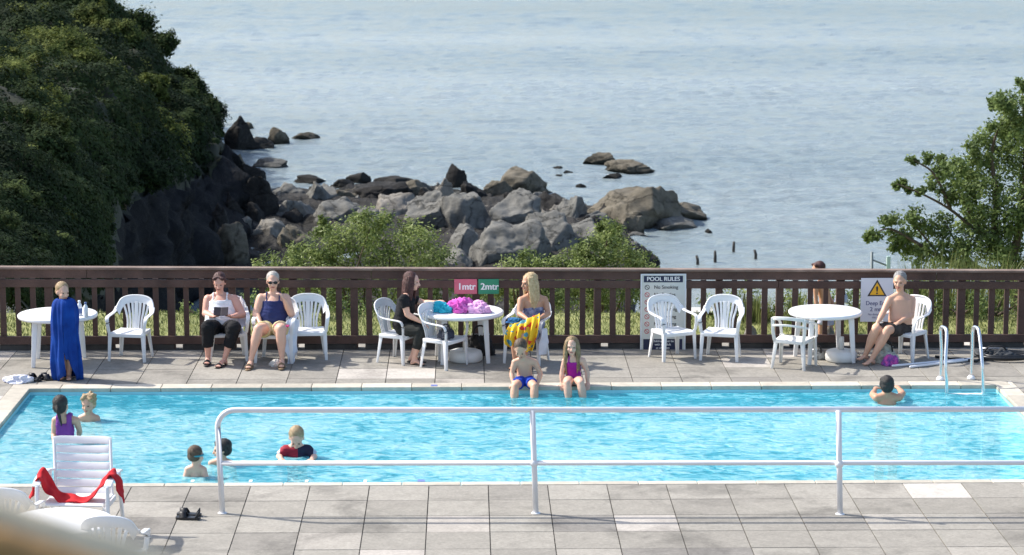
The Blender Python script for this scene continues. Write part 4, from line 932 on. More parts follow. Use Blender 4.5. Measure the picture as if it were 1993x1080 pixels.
bag('beach_bag', 'pale striped beach bag on the deck by the seated man', P(1722, 703), (.17, .14, .19), mat('pale_bag', (.40, .44, .38), .8, .2, 9, .3, col2=(.62, .60, .52)), 9)
heap('towel', 'pink and blue towel on the deck beside the beach bag', 'towel', P(1733, 711) , (.10, .09, .12), mat('pinkblue', (.03, .06, .30), .8, .3, 14, .3, col2=(.80, .10, .40)), 12)
bag('black_bag', 'black bag with grey trim on the deck at the right end of the fence', P(1935, 694), (.28, .2, .11), mat('black_grey', (.012, .012, .014), .6, .3, 8, .4, col2=(.05, .055, .06)), 14)
# hose beside it
bm = BM(); hp = []
for a in np.linspace(0, 6.28 * 3.3, 120): rr = .24 + .02 * math.sin(a * .7); hp.append(P(1960, 700) + Vector((rr * 1.3 * math.cos(a), rr * .7 * math.sin(a), .02 + .018 * a / 6.28)))
hp += [P(1900, 706) + Vector((0, 0, .02)), P(1860, 700) + Vector((0, 0, .02)), P(1820, 697) + Vector((0, 0, .02))]
tube(bm, hp, .018, 7); tag(obj('hose', bm, mat('black_rubber', (.015, .016, .018), .35, .2), None, True), 'coiled black hose on the deck near the pool ladder', 'hose')
alu = mat('bright_pole', (.72, .74, .78), .3, .04, 5)
for a, b2, lab in (((1738, 712), (1893, 698), 'white pool pole lying on the deck, nearer the fence'), ((1772, 714), (1888, 700), 'white pool pole lying on the deck, nearer the pool')):
    bm = BM(); tube(bm, [P(*a, .02), P(*b2, .02)], .016, 10, roundcap=True); tag(obj('pole', bm, alu, None, True), lab, 'pole')
heap('towel', 'white and lilac towel dropped on the deck at the left picture edge', 'towel', P(37, 743), (.165, .12, .085), cloth('lilac_white', (.62, .62, .74), (.80, .80, .84)), 21)
shoe_m = mat('black_shoe', (.012, .012, .014), .5, .2, 9)
def sandal_pair(name, lab, p, rz, L=.25, m=shoe_m, gapx=.12, group=None):
    t = thing(name, lab, 'shoes', p, rz)
    for s in (-1, 1):
        bm = BM(); pr = [(-.5, .55), (-.42, .8), (-.2, .9), (.1, 1), (.32, 1), (.45, .8), (.5, .45)]
        o_ = [(x * L, h * .045 * 1) for x, h in pr]; top = [Vector((s * gapx / 2 + w_, x + (.03 if s > 0 else 0), .025)) for x, w_ in o_] + [Vector((s * gapx / 2 - w_, x + (.03 if s > 0 else 0), .025)) for x, w_ in reversed(o_)]
        a = [bm.verts.new(q) for q in top]; b_ = [bm.verts.new(q - Vector((0, 0, .024))) for q in top]; bm.faces.new(a); bm.faces.new(b_[::-1])
        for i in range(len(a)): bm.faces.new((a[i], b_[i], b_[(i + 1) % len(a)], a[(i + 1) % len(a)]))
        so_ = obj('sole', bm, m, t, bevel=.004)
        bm = BM(); yo = .03 if s > 0 else 0
        ribbon(bm, catmull([(s * gapx / 2 - .045, .06 + yo - L * .1, .02), (s * gapx / 2, .08 + yo - L * .1, .075), (s * gapx / 2 + .045, .06 + yo - L * .1, .02)], 6), .07, .006, (0, 1, 0)); obj('strap', bm, m, so_, True); bm = BM(); ribbon(bm, catmull([(s * gapx / 2 - .035, -L * .36 + yo, .02), (s * gapx / 2, -L * .46 + yo, .07), (s * gapx / 2 + .035, -L * .36 + yo, .02)], 6), .03, .006, (0, 0, 1))
        obj('heel_strap', bm, m, so_, True)
    return t
sandal_pair('sandals', 'pair of black sandals on the near deck left of the handrail', P(370, 1007), R(80), .24, gapx=.13)
sandal_pair('shoes', 'small dark shoes on the deck beside the dropped towel', P(70, 740), R(70), .19, gapx=.10)
sandal_pair('shoes', 'small dark shoes by the foot of the towel wrapped child', P(100, 738), R(100), .18, gapx=.10)
heap('napkin', 'white crumpled cloth on the deck under the woman in sunglasses', 'cloth', P(538, 712), (.085, .07, .07), cloth('cream_cloth', (.70, .66, .60)), 23)
# ============================================================= HANDRAIL
rail = mat('white_painted_steel', (.74, .74, .76), .35, .04, 6, .05, 30)
t = thing('handrail', 'white tubular steel handrail along the near edge of the pool', 'railing', P(1043, 998)); o0 = t.location.copy()
Yr = P(1043, 998).y; zt = Q(1043, 797, Yr).z; zm = Q(1043, 900.5, Yr).z; xe = 9.5; r_ = .0275
def RX(px, y=998): return P(px, y)
p0 = P(433, 999); lx = -.03
bm = BM(); c0 = Vector((p0.x - .035, p0.y, 0)) - o0
pts = [Vector((p0.x, p0.y, -.01)) - o0, Vector((p0.x - .03, p0.y, zt - .17)) - o0]
cc = Vector((p0.x - .03 + .17, p0.y, zt - .17)) - o0
for a in np.linspace(180, 90, 9): pts.append(cc + Vector((.17 * math.cos(R(a)), 0, .17 * math.sin(R(a)))))
pts.append(Vector((xe, Yr, zt + .008)) - o0)
tube(bm, pts, r_, 16); obj('top_rail', bm, rail, t, True)
bm = BM(); tube(bm, [Vector((p0.x - .02, p0.y, zm)) - o0, Vector((xe, Yr, zm + .005)) - o0], .024, 14); obj('middle_rail', bm, rail, t, True)
for px_, py_ in ((1043, 999), (1635, 1001), (2230, 1000)):
    b_ = P(px_, py_); bm = BM(); tube(bm, [b_ - o0, Vector((b_.x - .035, b_.y, zt - .0)) - o0], .027, 14)
    obj('post', bm, rail, t, True)
    bm = BM(); sphere(bm, Vector((b_.x - .018, b_.y, zm)) - o0, (.042, .038, .042)); obj('joint', bm, rail, t, True)
for px_, py_ in ((433, 999), (1043, 999), (1635, 1001)):
    b_ = P(px_, py_); bm = BM(); lathe(bm, [(.045, .0), (.045, .006), (.036, .012)], b_ - o0, 20); obj('foot_flange', bm, rail, t, True)
# ============================================================= POOL LADDER
steel = mat('ladder_steel', (.70, .72, .75), .22, .05, 5, metal=.8)
t = thing('pool_ladder', 'shiny steel pool ladder at the far right corner of the pool', 'ladder', P(1870, 745)); o0 = t.location.copy()
Ye = P(1870, 751).y
for k, (xb, yb, xt, xf) in enumerate(((1830, 740, 1834, 1843), (1890, 738, 1897, 1914))):
    b_ = P(xb, yb); fz = Q(xt, 637, b_.y - .12).z; fxp = Q(xf, 770, Ye - .12).x; xtw = Q(xt, 637, b_.y - .1).x
    pts = catmull([b_ + Vector((0, 0, 0)), (b_.x + .005, b_.y, fz * .55), (xtw - .01, b_.y - .04, fz * .93), (xtw + .01, b_.y - .13, fz), (xtw + .03, b_.y - .24, fz * .93), (fxp - .02, Ye - .08, fz * .45), (fxp, Ye - .09, 0), (fxp, Ye - .09, -.5), (fxp, Ye - .09, -1.0)], 7)
    bm = BM(); tube(bm, [Vector(p) - o0 for p in pts], .021, 12); obj('rail', bm, steel, t, True)
    bm = BM(); lathe(bm, [(.05, 0), (.05, .02), (.028, .05)], b_ - o0, 16); obj('foot_cover', bm, white, t, True)
xa = Q(1843, 776, Ye - .12).x; xb_ = Q(1914, 776, Ye - .12).x
for k in range(3):
    bm = BM(); box(bm, Vector(((xa + xb_) / 2, Ye - .12, -.085 - .25 * k)) - o0, (xb_ - xa - .03, .09, .03)); obj('tread', bm, white, t, bevel=.006)
# small blue depth tiles + pale clips on the coping
bt = mat('blue_tile', (.14, .17, .45), .4, .1)
for x_, y_, lab in ((845, 751.5, 'small blue tile on the far pool edge'), (820, 937, 'small blue tile on the near pool edge')):
    bm = BM(); box(bm, P(x_, y_) + Vector((0, 0, .0095)), (.075, .075, .005)); tag(obj('depth_tile', bm, bt, bevel=.001), lab, 'tile')
for k, x_ in enumerate((375, 488, 597, 711)):
    bm = BM(); box(bm, P(x_, 938) + Vector((0, 0, .011)), (.035, .07, .008)); tag(obj('edge_clip', bm, wpaint, bevel=.002), 'small white clip on the near pool edge, ' + ('left of the handrail end post', 'first right of the handrail end post', 'second right of the handrail end post', 'third right of the handrail end post')[k], 'clip', 'clips on the near coping')
# ============================================================= SUN LOUNGER (foreground left)
def lounger():
    l = P(157, 1050); t = thing('sun_lounger', 'high backed white reclining chair with a red towel, foreground left', 'chair', l, R(-3))
    W = .56; bw = W * .5
    a0 = Vector((0, .20, .38)); a1 = Q(155, 848, l.y + .42) - l; d = (a1 - a0); L = d.length; dn = d.normalized(); nn = Vector((1, 0, 0)).cross(dn)
    for s in (-1, 1): bm = BM(); ribbon(bm, [a0 + Vector((s * (bw - .013), 0, 0)), a0 + dn * (L - .03) + Vector((s * (bw - .013), 0, 0))], .026, .034, (1, 0, 0)); obj('back_frame', bm, white, t, True, bevel=.01)
    n = 7; hgap = .009; hs = L / n - hgap
    for k in range(n):
        s0 = k * L / n; bm = BM(); pts = []
        for x in np.linspace(-bw + .028, bw - .028, 11): pts.append(a0 + dn * (s0 + hs / 2) + Vector((x, 0, 0)) + nn * (-.03 * (1 - (x / bw) ** 2) + .01))
        if k == n - 1:
            pts = [a0 + dn * (s0 + hs / 2 + .01) + Vector((x, 0, 0)) + nn * (-.03 * (1 - (x / bw) ** 2) + .012) + dn * (-.018 * abs(x / bw) ** 6) for x in np.linspace(-bw + .004, bw - .004, 15)]
        ribbon(bm, pts, hs, .014, dn); obj('back_slat', bm, white, t, True, bevel=.005)
    for s in (-1, 1):
        bm = BM(); ribbon(bm, catmull([(s * .32, .28, .60), (s * .335, .1, .63), (s * .335, -.18, .62), (s * .33, -.30, .58)], 6), .07, .02, (1, 0, 0)); ribbon(bm, [(s * .325, -.28, .58), (s * .33, -.33, 0)], .06, .03, (0, 1, 0), .04); ribbon(bm, [(s * .325, .22, .60), (s * .335, .34, 0)], .06, .03, (0, 1, 0), .04)
        obj('armrest', bm, white, t, True, bevel=.006)
    for k in range(5):
        bm = BM(); y = .16 - k * .105; box(bm, (0, y, .385 + .004 * k), (W, .092, .016)); obj('seat_slat', bm, white, t, bevel=.005)
    bm = BM()
    for s in (-1, 1): box(bm, (s * (bw + .01), -.05, .36), (.025, .5, .05))
    obj('seat_frame', bm, white, t, bevel=.006)
    return t, l
lt, ll = lounger()
redc = cloth('red_towel', (.42, .012, .02), (.60, .03, .035), 7)
def drape(name, grid, th, m, lab, cat, wr=.012, seed=0, nu=60, nv=60, folds=None, parent=None):
    """cloth sheet through a coarse grid of points (rows of points), with folds"""
    rows_ = [catmull(r_, 8) for r_ in grid]; cols_ = [catmull([r_[i] for r_ in rows_], 8) for i in range(len(rows_[0]))]
    nu, nv = len(cols_), len(cols_[0]); bm = BM(); G = []
    for i in range(nu):
        cl_ = []
        for j in range(nv):
            p = Vector(cols_[i][j]); q = p * 9 + Vector((seed, 0, 0)); k = wr * (1 if folds is None else folds(i / nu, j / nv))
            cl_.append(bm.verts.new(p + Vector((noise.noise(q), noise.noise(q + Vector((7, 0, 0))), noise.noise(q + Vector((0, 7, 0))))) * k * 1.6))
        G.append(cl_)
    for i in range(nu - 1):
        for j in range(nv - 1): bm.faces.new((G[i][j], G[i + 1][j], G[i + 1][j + 1], G[i][j + 1]))
    o = obj(name, bm, m, parent, True); s = o.modifiers.new('thickness', 'SOLIDIFY'); s.thickness = th
    return tag(o, lab, cat) if parent is None else o
lv = ll
def LV(x, y, z): return lv + Vector((x, y, z))
drape('towel', [[LV(-.41, .05, .50), LV(-.345, .06, .665), LV(-.28, .02, .58), LV(-.15, -.02, .44), LV(0, -.04, .42), LV(.15, -.02, .44), LV(.27, .0, .60), LV(.33, .02, .67), LV(.40, .0, .50)],
                [LV(-.42, -.06, .44), LV(-.345, -.06, .665), LV(-.27, -.08, .55), LV(-.14, -.12, .43), LV(0, -.13, .415), LV(.13, -.11, .45), LV(.26, -.1, .60), LV(.335, -.1, .665), LV(.42, -.1, .46)],
                [LV(-.42, -.2, .42), LV(-.345, -.22, .65), LV(-.26, -.22, .5), LV(-.12, -.22, .42), LV(0, -.25, .42), LV(.12, -.22, .42), LV(.25, -.22, .56), LV(.335, -.22, .655), LV(.43, -.2, .40)]], .012, redc, 'red towel draped over the arms and seat of the high backed chair', 'towel', .02, 3)
# ============================================================= BLURRED TIMBER RAIL CLOSE TO THE CAMERA
tp = mat('sunlit_timber', (.72, .58, .38), .7, .15, 8, .2, 60); tbm = mat('brown_timber', (.34, .19, .065), .8, .3, 12, .3, 60)  # paler cap colour paints the sunlight on top of the brown rail
t = thing('timber_rail', 'blurred brown timber rail with its sunlit top painted pale very close at the bottom left corner', 'railing', Q(60, 1080, 1.75) - Vector((0, 0, .3))); o0 = t.location.copy()
ptsr = catmull([Q(-420, 932, 1.62) - o0, Q(-150, 966, 1.66) - o0, Q(30, 1017, 1.70) - o0, Q(150, 1058, 1.73) - o0, Q(330, 1118, 1.80) - o0, Q(800, 1350, 1.95) - o0], 6)
bm = BM(); ribbon(bm, ptsr, .030, .016, (0.05, 1, .25)); obj('rail_cap', bm, tp, t, True, bevel=.006)
bm = BM(); ribbon(bm, [p - Vector((0, .004, .084)) for p in ptsr], .035, .15, (0.1, 1, 0)); obj('rail_beam', bm, tbm, t, True, bevel=.008)
bm = BM(); q = Q(-60, 1300, 1.70) - o0; tube(bm, [q - Vector((0, 0, .5)), q + Vector((0, 0, .05))], .03, 12); obj('post', bm, tbm, t, True)
# ============================================================= PEOPLE
def skin(c): return mat('skin', c, .5, .07, 7, .08, 60, sss=.05, col2=tuple(min(1, k * 1.15) for k in c))
SK1 = skin((.62, .33, .25)); SK2 = skin((.66, .39, .285)); SK3 = skin((.59, .345, .235)); SK4 = skin((.50, .265, .165))
eye_m = mat('eye', (.03, .02, .02), .3, .05); lip_m = mat('lips', (.42, .13, .12), .5, .05)
def fabric(n, c, c2=None, s=14): return mat(n, c, .85, .10, s, .3, 120, col2=c2, spec=.2)
def capsule(bm, a, b2, r0, r1, n=5, side=None, flat=1.0, bulge=0.0, cap=True):
    a, b2 = Vector(a), Vector(b2); pts = [a.lerp(b2, i / n) for i in range(n + 1)]
    tube(bm, pts, [r0 + (r1 - r0) * i / n + bulge * math.sin(math.pi * min(1, i / n * 1.4)) for i in range(n + 1)], 14, True, side, flat, roundcap=cap)
def frame(f, u=(0, 0, 1)):
    f = Vector(f).normalized(); u = Vector(u); r_ = f.cross(u).normalized(); u = r_.cross(f).normalized(); return Matrix((r_, f, u)).transposed()   # cols: right, fwd, up
def head_parts(bm, c, Fm, s, female=False):
    def H(v): return Vector(c) + Fm @ (Vector(v) * s)
    sphere(bm, H((0, -.012, .022)), Vector((.074, .092, .088)) * s, Fm, 20)            # cranium
    sphere(bm, H((0, .022, -.035)), Vector((.058, .066, .080)) * s, Fm, 18)             # face
    sphere(bm, H((0, .045, -.088)), Vector((.032, .032, .026)) * s, Fm, 12)             # chin
    capsule(bm, H((0, .088, -.004)), H((0, .102, -.036)), .009 * s, .015 * s)           # nose
    for k in (-1, 1):
        sphere(bm, H((k * .074, -.008, -.012)), Vector((.010, .019, .030)) * s, Fm, 10)  # ear
        sphere(bm, H((k * .034, .060, -.034)), Vector((.024, .024, .022)) * s, Fm, 10)   # cheek
        capsule(bm, H((k * .014, .083, .014)), H((k * .046, .070, .016)), .010 * s, .008 * s)  # brow ridge
def hand(bm, w, d, s, pn, curl=.5):
    """w wrist, d pointing direction, pn palm normal; palm, four fingers and a thumb"""
    w = Vector(w); d = Vector(d).normalized(); pn = Vector(pn); pn = (pn - d * pn.dot(d)).normalized(); sd = d.cross(pn)
    tube(bm, [w - d * .01 * s, w + d * .03 * s, w + d * .085 * s], [.024 * s, .038 * s, .038 * s], 12, True, sd, .42)
    for k, (off, L) in enumerate(((-.029, .068), (-.010, .078), (.010, .072), (.028, .056))):
        b_ = w + d * .082 * s + sd * off * s; p1 = b_ + (d * math.cos(curl * .5) + pn * math.sin(curl * .5)) * L * .5 * s + sd * off * .12 * s
        p2 = p1 + (d * math.cos(curl * 1.5) + pn * math.sin(curl * 1.5)) * L * .5 * s
        tube(bm, [b_, p1, p2], [.0095 * s, .0088 * s, .0075 * s], 8, roundcap=True)
    th0 = w + d * .03 * s - sd * .03 * s; th1 = th0 + (d * .7 - sd * .6 + pn * .25).normalized() * .04 * s; th2 = th1 + (d * .9 - sd * .1 + pn * .4).normalized() * .03 * s
    tube(bm, [th0, th1, th2], [.013 * s, .0105 * s, .009 * s], 8, roundcap=True)
def person(label, Y0, J, face, s=1.0, b=1.0, sk=SK1, hair=None, clothes=(), feet=True, hands=True, curl=.5, palm=(0, 0, -1), floor=0.0, shoe=None, eyes=True, glasses=False, base=None, arms=True, legs=True, voxel=.0085, brow=True, belly=0.0):
    """J: joint -> (px, py, metres nearer(-)/farther(+) than Y0)"""
    W = {k: (Vector(v) if isinstance(v, Vector) else Q(v[0], v[1], Y0 + v[2])) for k, v in J.items()}
    org = Vector((W['pelvis'].x, W['pelvis'].y, floor)) if base is None else Vector(base)
    s = s * (.91 if s >= .95 else 1.0); t = thing('person', label, 'person', org); HS = 1.10; b = b * 1.08
    L = {k: v - org for k, v in W.items()}
    Fm = frame(face)
    sh = (L['sR'] - L['sL']); cx = sh.normalized(); cen = (L['sL'] + L['sR']) / 2
    spine = (L['neck'] - L['pelvis']); st = spine.normalized()
    Tm = Matrix((cx, st.cross(cx).normalized(), st)).transposed()
    if Tm.determinant() < 0: Tm = Matrix((cx, -st.cross(cx).normalized(), st)).transposed()
    hw = sh.length * .5
    def torso(bm, inf=0.0, lo=0.0, hi=1.0):
        pts = []; rad = []
        prof = [(-.06, .78), (.04, .92 * b), (.22, .90 * b + belly * .5), (.42, .84 * b + belly * .4), (.62, .88 * (b * .5 + .5)), (.80, .90), (.90, .66), (.97, .42)]
        for f, r_ in prof:
            if lo - .08 <= f <= hi: pts.append(L['pelvis'].lerp(L['neck'], f)); rad.append(hw * r_ * .95 + inf)
        tube(bm, pts, rad, 24, True, cx, .66 + belly * .25, roundcap=False)
    bm = BM(); torso(bm)
    r1 = .050 * s * (b * .5 + .5)
    capsule(bm, L['sL'], L['sR'], r1, r1); capsule(bm, L['neck'] - st * .05 * s, L['head'] - Fm @ Vector((0, .01, .03)) * s, .052 * s, .048 * s)
    for k in ('L', 'R'): capsule(bm, L['neck'] + (L['s' + k] - L['neck']) * .15 + Vector((0, 0, .0)), L['s' + k], .05 * s, .045 * s)
    head_parts(bm, L['head'], Fm, s * HS)
    limbs = {}
    if arms:
        for k in ('L', 'R'):
            if 'e' + k not in L: continue
            capsule(bm, L['s' + k], L['e' + k], .048 * s * b, .037 * s * b, bulge=.003 * s); capsule(bm, L['e' + k], L['w' + k], .038 * s * b, .025 * s, bulge=.005 * s)
            if hands:
                d = L['h' + k] - L['w' + k] if 'h' + k in L else L['w' + k] - L['e' + k]
                hand(bm, L['w' + k], d, s, palm, curl)
    if legs:
        for k in ('L', 'R'):
            if 'k' + k not in L: continue
            capsule(bm, L['p' + k], L['k' + k], .082 * s * b, .056 * s * (b * .6 + .4), bulge=.006 * s); capsule(bm, L['k' + k], L['a' + k], .055 * s * (b * .6 + .4), .034 * s, bulge=.014 * s)
            if feet:
                tt = L['t' + k]; a = L['a' + k]; hz_ = Vector((a.x, a.y, tt.z)) - (tt - Vector((a.x, a.y, tt.z))).normalized() * .025 * s
                tube(bm, [hz_ + Vector((0, 0, .0)), a.lerp(tt, .35), tt], [.034 * s, .040 * s, .036 * s], 12, True, (tt - a).cross(Vector((0, 0, 1))), .6, roundcap=True); capsule(bm, a, hz_ + Vector((0, 0, .01)), .034 * s, .032 * s)
                td = (tt - hz_).normalized(); sd = td.cross(Vector((0, 0, 1))).normalized()
                for q in range(5): tube(bm, [tt + sd * (.026 - .0135 * q) * s, tt + sd * (.030 - .0155 * q) * s + td * (.045 - .004 * q) * s], [.011 * s, .009 * s], 7, roundcap=True)
    me = remesh(bm, voxel, 2, .45); body = link('body', me, sk, t)
    # face
    if eyes:
        def H(v): return L['head'] + Fm @ (Vector(v) * s * HS)
        for k in (-1, 1):
            bm = BM(); sphere(bm, H((k * .031, .0805, -.004)), Vector((.0115, .007, .006)) * s * HS, Fm, 10); obj('eye', bm, eye_m, t, True)
        bm = BM(); tube(bm, [H((-.022, .084, -.062)), H((0, .091, -.066)), H((.022, .084, -.062))], [.003 * s, .0065 * s, .003 * s], 8, roundcap=True); obj('mouth', bm, lip_m, t, True)
    if glasses:
        def H(v): return L['head'] + Fm @ (Vector(v) * s * HS)
        bm = BM()
        for k in (-1, 1): sphere(bm, H((k * .033, .092, -.002)), Vector((.028, .008, .020)) * s * HS, Fm, 14); tube(bm, [H((k * .06, .088, .006)), H((k * .078, .0, .006))], .004 * s, 6)
        tube(bm, [H((-.02, .098, .003)), H((.02, .098, .003))], .004 * s, 6); obj('sunglasses', bm, mat('dark_lens', (.008, .007, .01), .15, .05), t, True)
    if hair:
        hm, style = hair; bm = BM()
        def H(v): return L['head'] + Fm @ (Vector(v) * s * HS)
        if style != 'bald':
            sphere(bm, H((0, -.028, .040)), Vector((.081, .092, .084)) * s * HS, Fm, 24)
            if style in ('short', 'crop', 'bob', 'long', 'tail', 'curly', 'red'):
                sphere(bm, H((0, -.045, -.010)), Vector((.078, .070, .075 if style != 'crop' else .06)) * s * HS, Fm, 18)
            if style in ('short', 'curly', 'bob'):
                for k in range(9): a = k / 8 * math.pi; sphere(bm, H((math.cos(a) * .058, .045 + .012 * math.sin(a * 3), .068 + .012 * math.sin(a))), .024 * s, None, 8)
                for k in (-1, 1): sphere(bm, H((k * .074, -.01, .015)), Vector((.015, .035, .04)) * s, Fm, 10)
            if style == 'curly':
                for k in range(16): a = k * 2.4; z_ = .02 + .1 * ((k * 7) % 16) / 16; sphere(bm, H((math.cos(a) * .07, -.03 + math.sin(a) * .07, z_)), .028 * s, None, 8)
            if style in ('long', 'red'):
                n_ = 15; Ln = .27 if style == 'long' else .20
                for k in range(n_):
                    a = R(150 + 240 * k / (n_ - 1) + 0); x_, y_ = math.cos(a + math.pi * 0) * .074, math.sin(a) * .074
                    x_ = math.sin(R(-125 + 250 * k / (n_ - 1))) * .078; y_ = -math.cos(R(-125 + 250 * k / (n_ - 1))) * .082 - .015
                    ln = Ln * random.uniform(.85, 1.1)
                    tube(bm, [H((x_ * .9, y_ * .9, .06)), H((x_ * 1.08, y_ * 1.05, -.02)), H((x_ * 1.15, y_ * 1.0, -.10)), H((x_ * 1.2 + random.gauss(0, .008), y_ * .95, -.10 - ln * .5)), H((x_ * 1.1 + random.gauss(0, .012), y_ * .9 + .01, -.10 - ln))], [.02 * s, .026 * s, .027 * s, .024 * s, .008 * s], 7, roundcap=True)
            if style == 'tail':
                tube(bm, [H((0, -.10, .02)), H((.015, -.125, -.03)), H((.03, -.12, -.10)), H((.045, -.11, -.17)), H((.05, -.105, -.21))], [.026 * s, .024 * s, .020 * s, .014 * s, .006 * s], 8, roundcap=True)
            me = remesh(bm, .007, 1, .4)
            for v in me.vertices: v.co += v.normal * (.0022 * noise.noise(Vector((v.co.x * 90, v.co.y * 90, v.co.z * 22))))
            link('hair', me, hm, t)
            vc = np.array([v.co[:] for v in me.vertices]); vn = np.array([v.normal[:] for v in me.vertices]); N_ = 900 if style in ('long', 'red') else 520
            ii = rng.integers(0, len(vc), N_); cv = vc[ii] + vn[ii] * .004
            dn_ = np.tile([0, 0, -1.0], (N_, 1)) if style in ('long', 'red', 'tail', 'bob') else np.cross(vn[ii], np.tile(np.array(Fm @ Vector((1, 0, 0))), (N_, 1)))
            leaf_mesh('hair_strands', cv, (.055 if style in ('long', 'red') else .030) * s, rng.uniform(0, 1, N_), hm, t, vn[ii], .75, .10, tdir=dn_ + vn[ii] * .25)
        else: bm.free()
    def cl(name, m, fn, vx=.009, sm=2):
        bm = BM(); fn(bm); o = link(name, remesh(bm, vx, sm, .4), m, t)
        for v in o.data.vertices: v.co += v.normal * (.007 * noise.noise(Vector(v.co) * 13) + .010 * (abs(noise.noise(Vector((v.co.x * 9, v.co.y * 9, v.co.z * 26)))) - .2))
        return o
    for c in clothes:
        kind, m = c[0], c[1]
        if kind in ('vest', 'swimsuit', 'strapless', 'shirt', 'rash', 'racer'):
            def fn(bm, kind=kind):
                torso(bm, .011, 0, {'strapless': .66, 'racer': .93}.get(kind, .80))
                if kind in ('vest', 'swimsuit', 'racer'):
                    for k in ('L', 'R'):
                        a = L['neck'].lerp(L['s' + k], .52) + Vector((0, 0, .045 * s)); fr = Tm @ Vector((0, -1, 0)) if (Tm @ Vector((0, -1, 0))).dot(Fm @ Vector((0, 1, 0))) > 0 else Tm @ Vector((0, 1, 0))
                        lo_ = L['pelvis'].lerp(L['neck'], .70) + cx * (hw * .52 * (-1 if k == 'L' else 1))
                        tube(bm, catmull([lo_ + fr * hw * .56, a + fr * .035, a, a - fr * .05, lo_ - fr * hw * .56], 4), (.034 if kind == 'racer' else .016) * s, 8, True, cx, .5)
                if kind in ('shirt', 'rash'):
                    capsule(bm, L['sL'], L['sR'], r1 + .012, r1 + .012)
                    for k in ('L', 'R'):
                        if 'e' + k in L: capsule(bm, L['s' + k], L['s' + k].lerp(L['e' + k], .55 if kind == 'shirt' else .9), .062 * s * b, .056 * s * b, cap=False); sphere(bm, L['s' + k], .06 * s * b)
                        else: sphere(bm, L['s' + k], .062 * s)
                    torso(bm, .012, 0, .97)
                if kind == 'swimsuit' and 'kL' in L:
                    for k in ('L', 'R'): capsule(bm, L['p' + k], L['p' + k].lerp(L['k' + k], .10), .088 * s * b, .084 * s * b, cap=False)
            cl({'vest': 'vest_top', 'swimsuit': 'swimsuit', 'racer': 'swimsuit', 'strapless': 'dress', 'shirt': 'shirt', 'rash': 'rash_vest'}[kind], m, fn)
        if kind in ('shorts', 'trousers', 'skirt'):
            fr_ = {'shorts': c[2] if len(c) > 2 else .6, 'trousers': 1.0, 'skirt': .7}[kind]
            def fn(bm, fr_=fr_, kind=kind):
                torso(bm, .013, 0, .16)
                for k in ('L', 'R'):
                    e = L['p' + k].lerp(L['k' + k], fr_); rr0 = .094 * s * b; rr1 = (.094 + (.062 - .094) * fr_) * s * b + .010
                    capsule(bm, L['p' + k], e, rr0, rr1, cap=False); sphere(bm, L['p' + k], rr0)
                    if kind == 'trousers': sphere(bm, L['k' + k], rr1); capsule(bm, L['k' + k], L['k' + k].lerp(L['a' + k], .62), rr1, .056 * s * b, cap=False)
            cl(kind, m, fn)
    if shoe:
        for k in ('L', 'R'):
            tt = L['t' + k]; a = L['a' + k]; bm = BM(); hz_ = Vector((a.x, a.y, tt.z)) - (tt - Vector((a.x, a.y, tt.z))).normalized() * .03 * s; td = (tt - hz_).normalized(); sd = td.cross(Vector((0, 0, 1)))
            lowz = min(tt.z, hz_.z) - .030 * s
            pts = [Vector((hz_.x, hz_.y, lowz)) - td * .01, Vector((a.x, a.y, lowz)).lerp(Vector((tt.x, tt.y, lowz)), .4), Vector((tt.x, tt.y, lowz)) + td * .06 * s]
            tube(bm, pts, [.036 * s, .046 * s, .042 * s], 12, True, sd, .28, roundcap=True)
            tube(bm, catmull([tt + sd.normalized() * .045 * s - Vector((0, 0, .02)) * s, tt + Vector((0, 0, .032)) * s, tt - sd.normalized() * .045 * s - Vector((0, 0, .02)) * s], 4), .010 * s, 6, True, td, 2.2)
            obj('sandal', bm, shoe, t, True)
    for k in ('L', 'R'):
        if 'e' + k in L and 'k' + k in L and not globals().get('quiet'): print(label[:40], k, 'uarm %.2f farm %.2f thigh %.2f shin %.2f torso %.2f shw %.2f' % ((L['s' + k] - L['e' + k]).length, (L['e' + k] - L['w' + k]).length, (L['p' + k] - L['k' + k]).length, (L['k' + k] - L['a' + k]).length, spine.length, sh.length))
    return t, W
hairm = lambda n, c, c2: mat(n, c, .55, .2, 40, .5, 120, col2=c2)
H_auburn = hairm('auburn_hair', (.045, .016, .014), (.11, .035, .028)); H_white = hairm('white_hair', (.36, .33, .29), (.56, .52, .47)); H_blond = hairm('blonde_hair', (.45, .31, .15), (.68, .52, .30))
H_fair = hairm('fair_hair', (.30, .20, .10), (.48, .35, .20)); H_brown = hairm('brown_hair', (.07, .042, .026), (.14, .09, .055)); H_black = hairm('black_hair', (.012, .010, .010), (.035, .028, .024)); H_grey = hairm('grey_hair', (.20, .19, .185), (.36, .35, .34))
H_gbr = hairm('golden_brown_hair', (.20, .13, .06), (.36, .25, .13))
# ---- reading woman
Y = P(444, 698).y
_, W = person('woman in a white top and black cropped trousers reading on a chair', Y, dict(pelvis=(432, 636, .03), neck=(428, 572, .10), head=(427, 549, .06), sL=(405, 582, .10), sR=(456, 582, .10),
  eL=(400, 610, .02), wL=(417, 616, -.20), hL=(428, 613, -.28), eR=(472, 612, .0), wR=(450, 616, -.22), hR=(438, 613, -.28), pL=(420, 640, 0), pR=(447, 640, 0), kL=(404, 636, -.44), kR=(456, 637, -.44),
  aL=(405, 697, -.36), tL=(403, 706, -.46), aR=(437, 698, -.42), tR=(426, 712, -.58)), (-.05, -1, -.30), 1.0, 1.26, SK1, (H_auburn, 'short'), [('vest', fabric('white_cotton', (.84, .84, .86))), ('trousers', fabric('black_cotton', (.014, .014, .016)))], shoe=shoe_m, palm=(0, 0, 1), curl=.7, belly=.12)
cardi = fabric('pale_shawl', (.72, .70, .74))
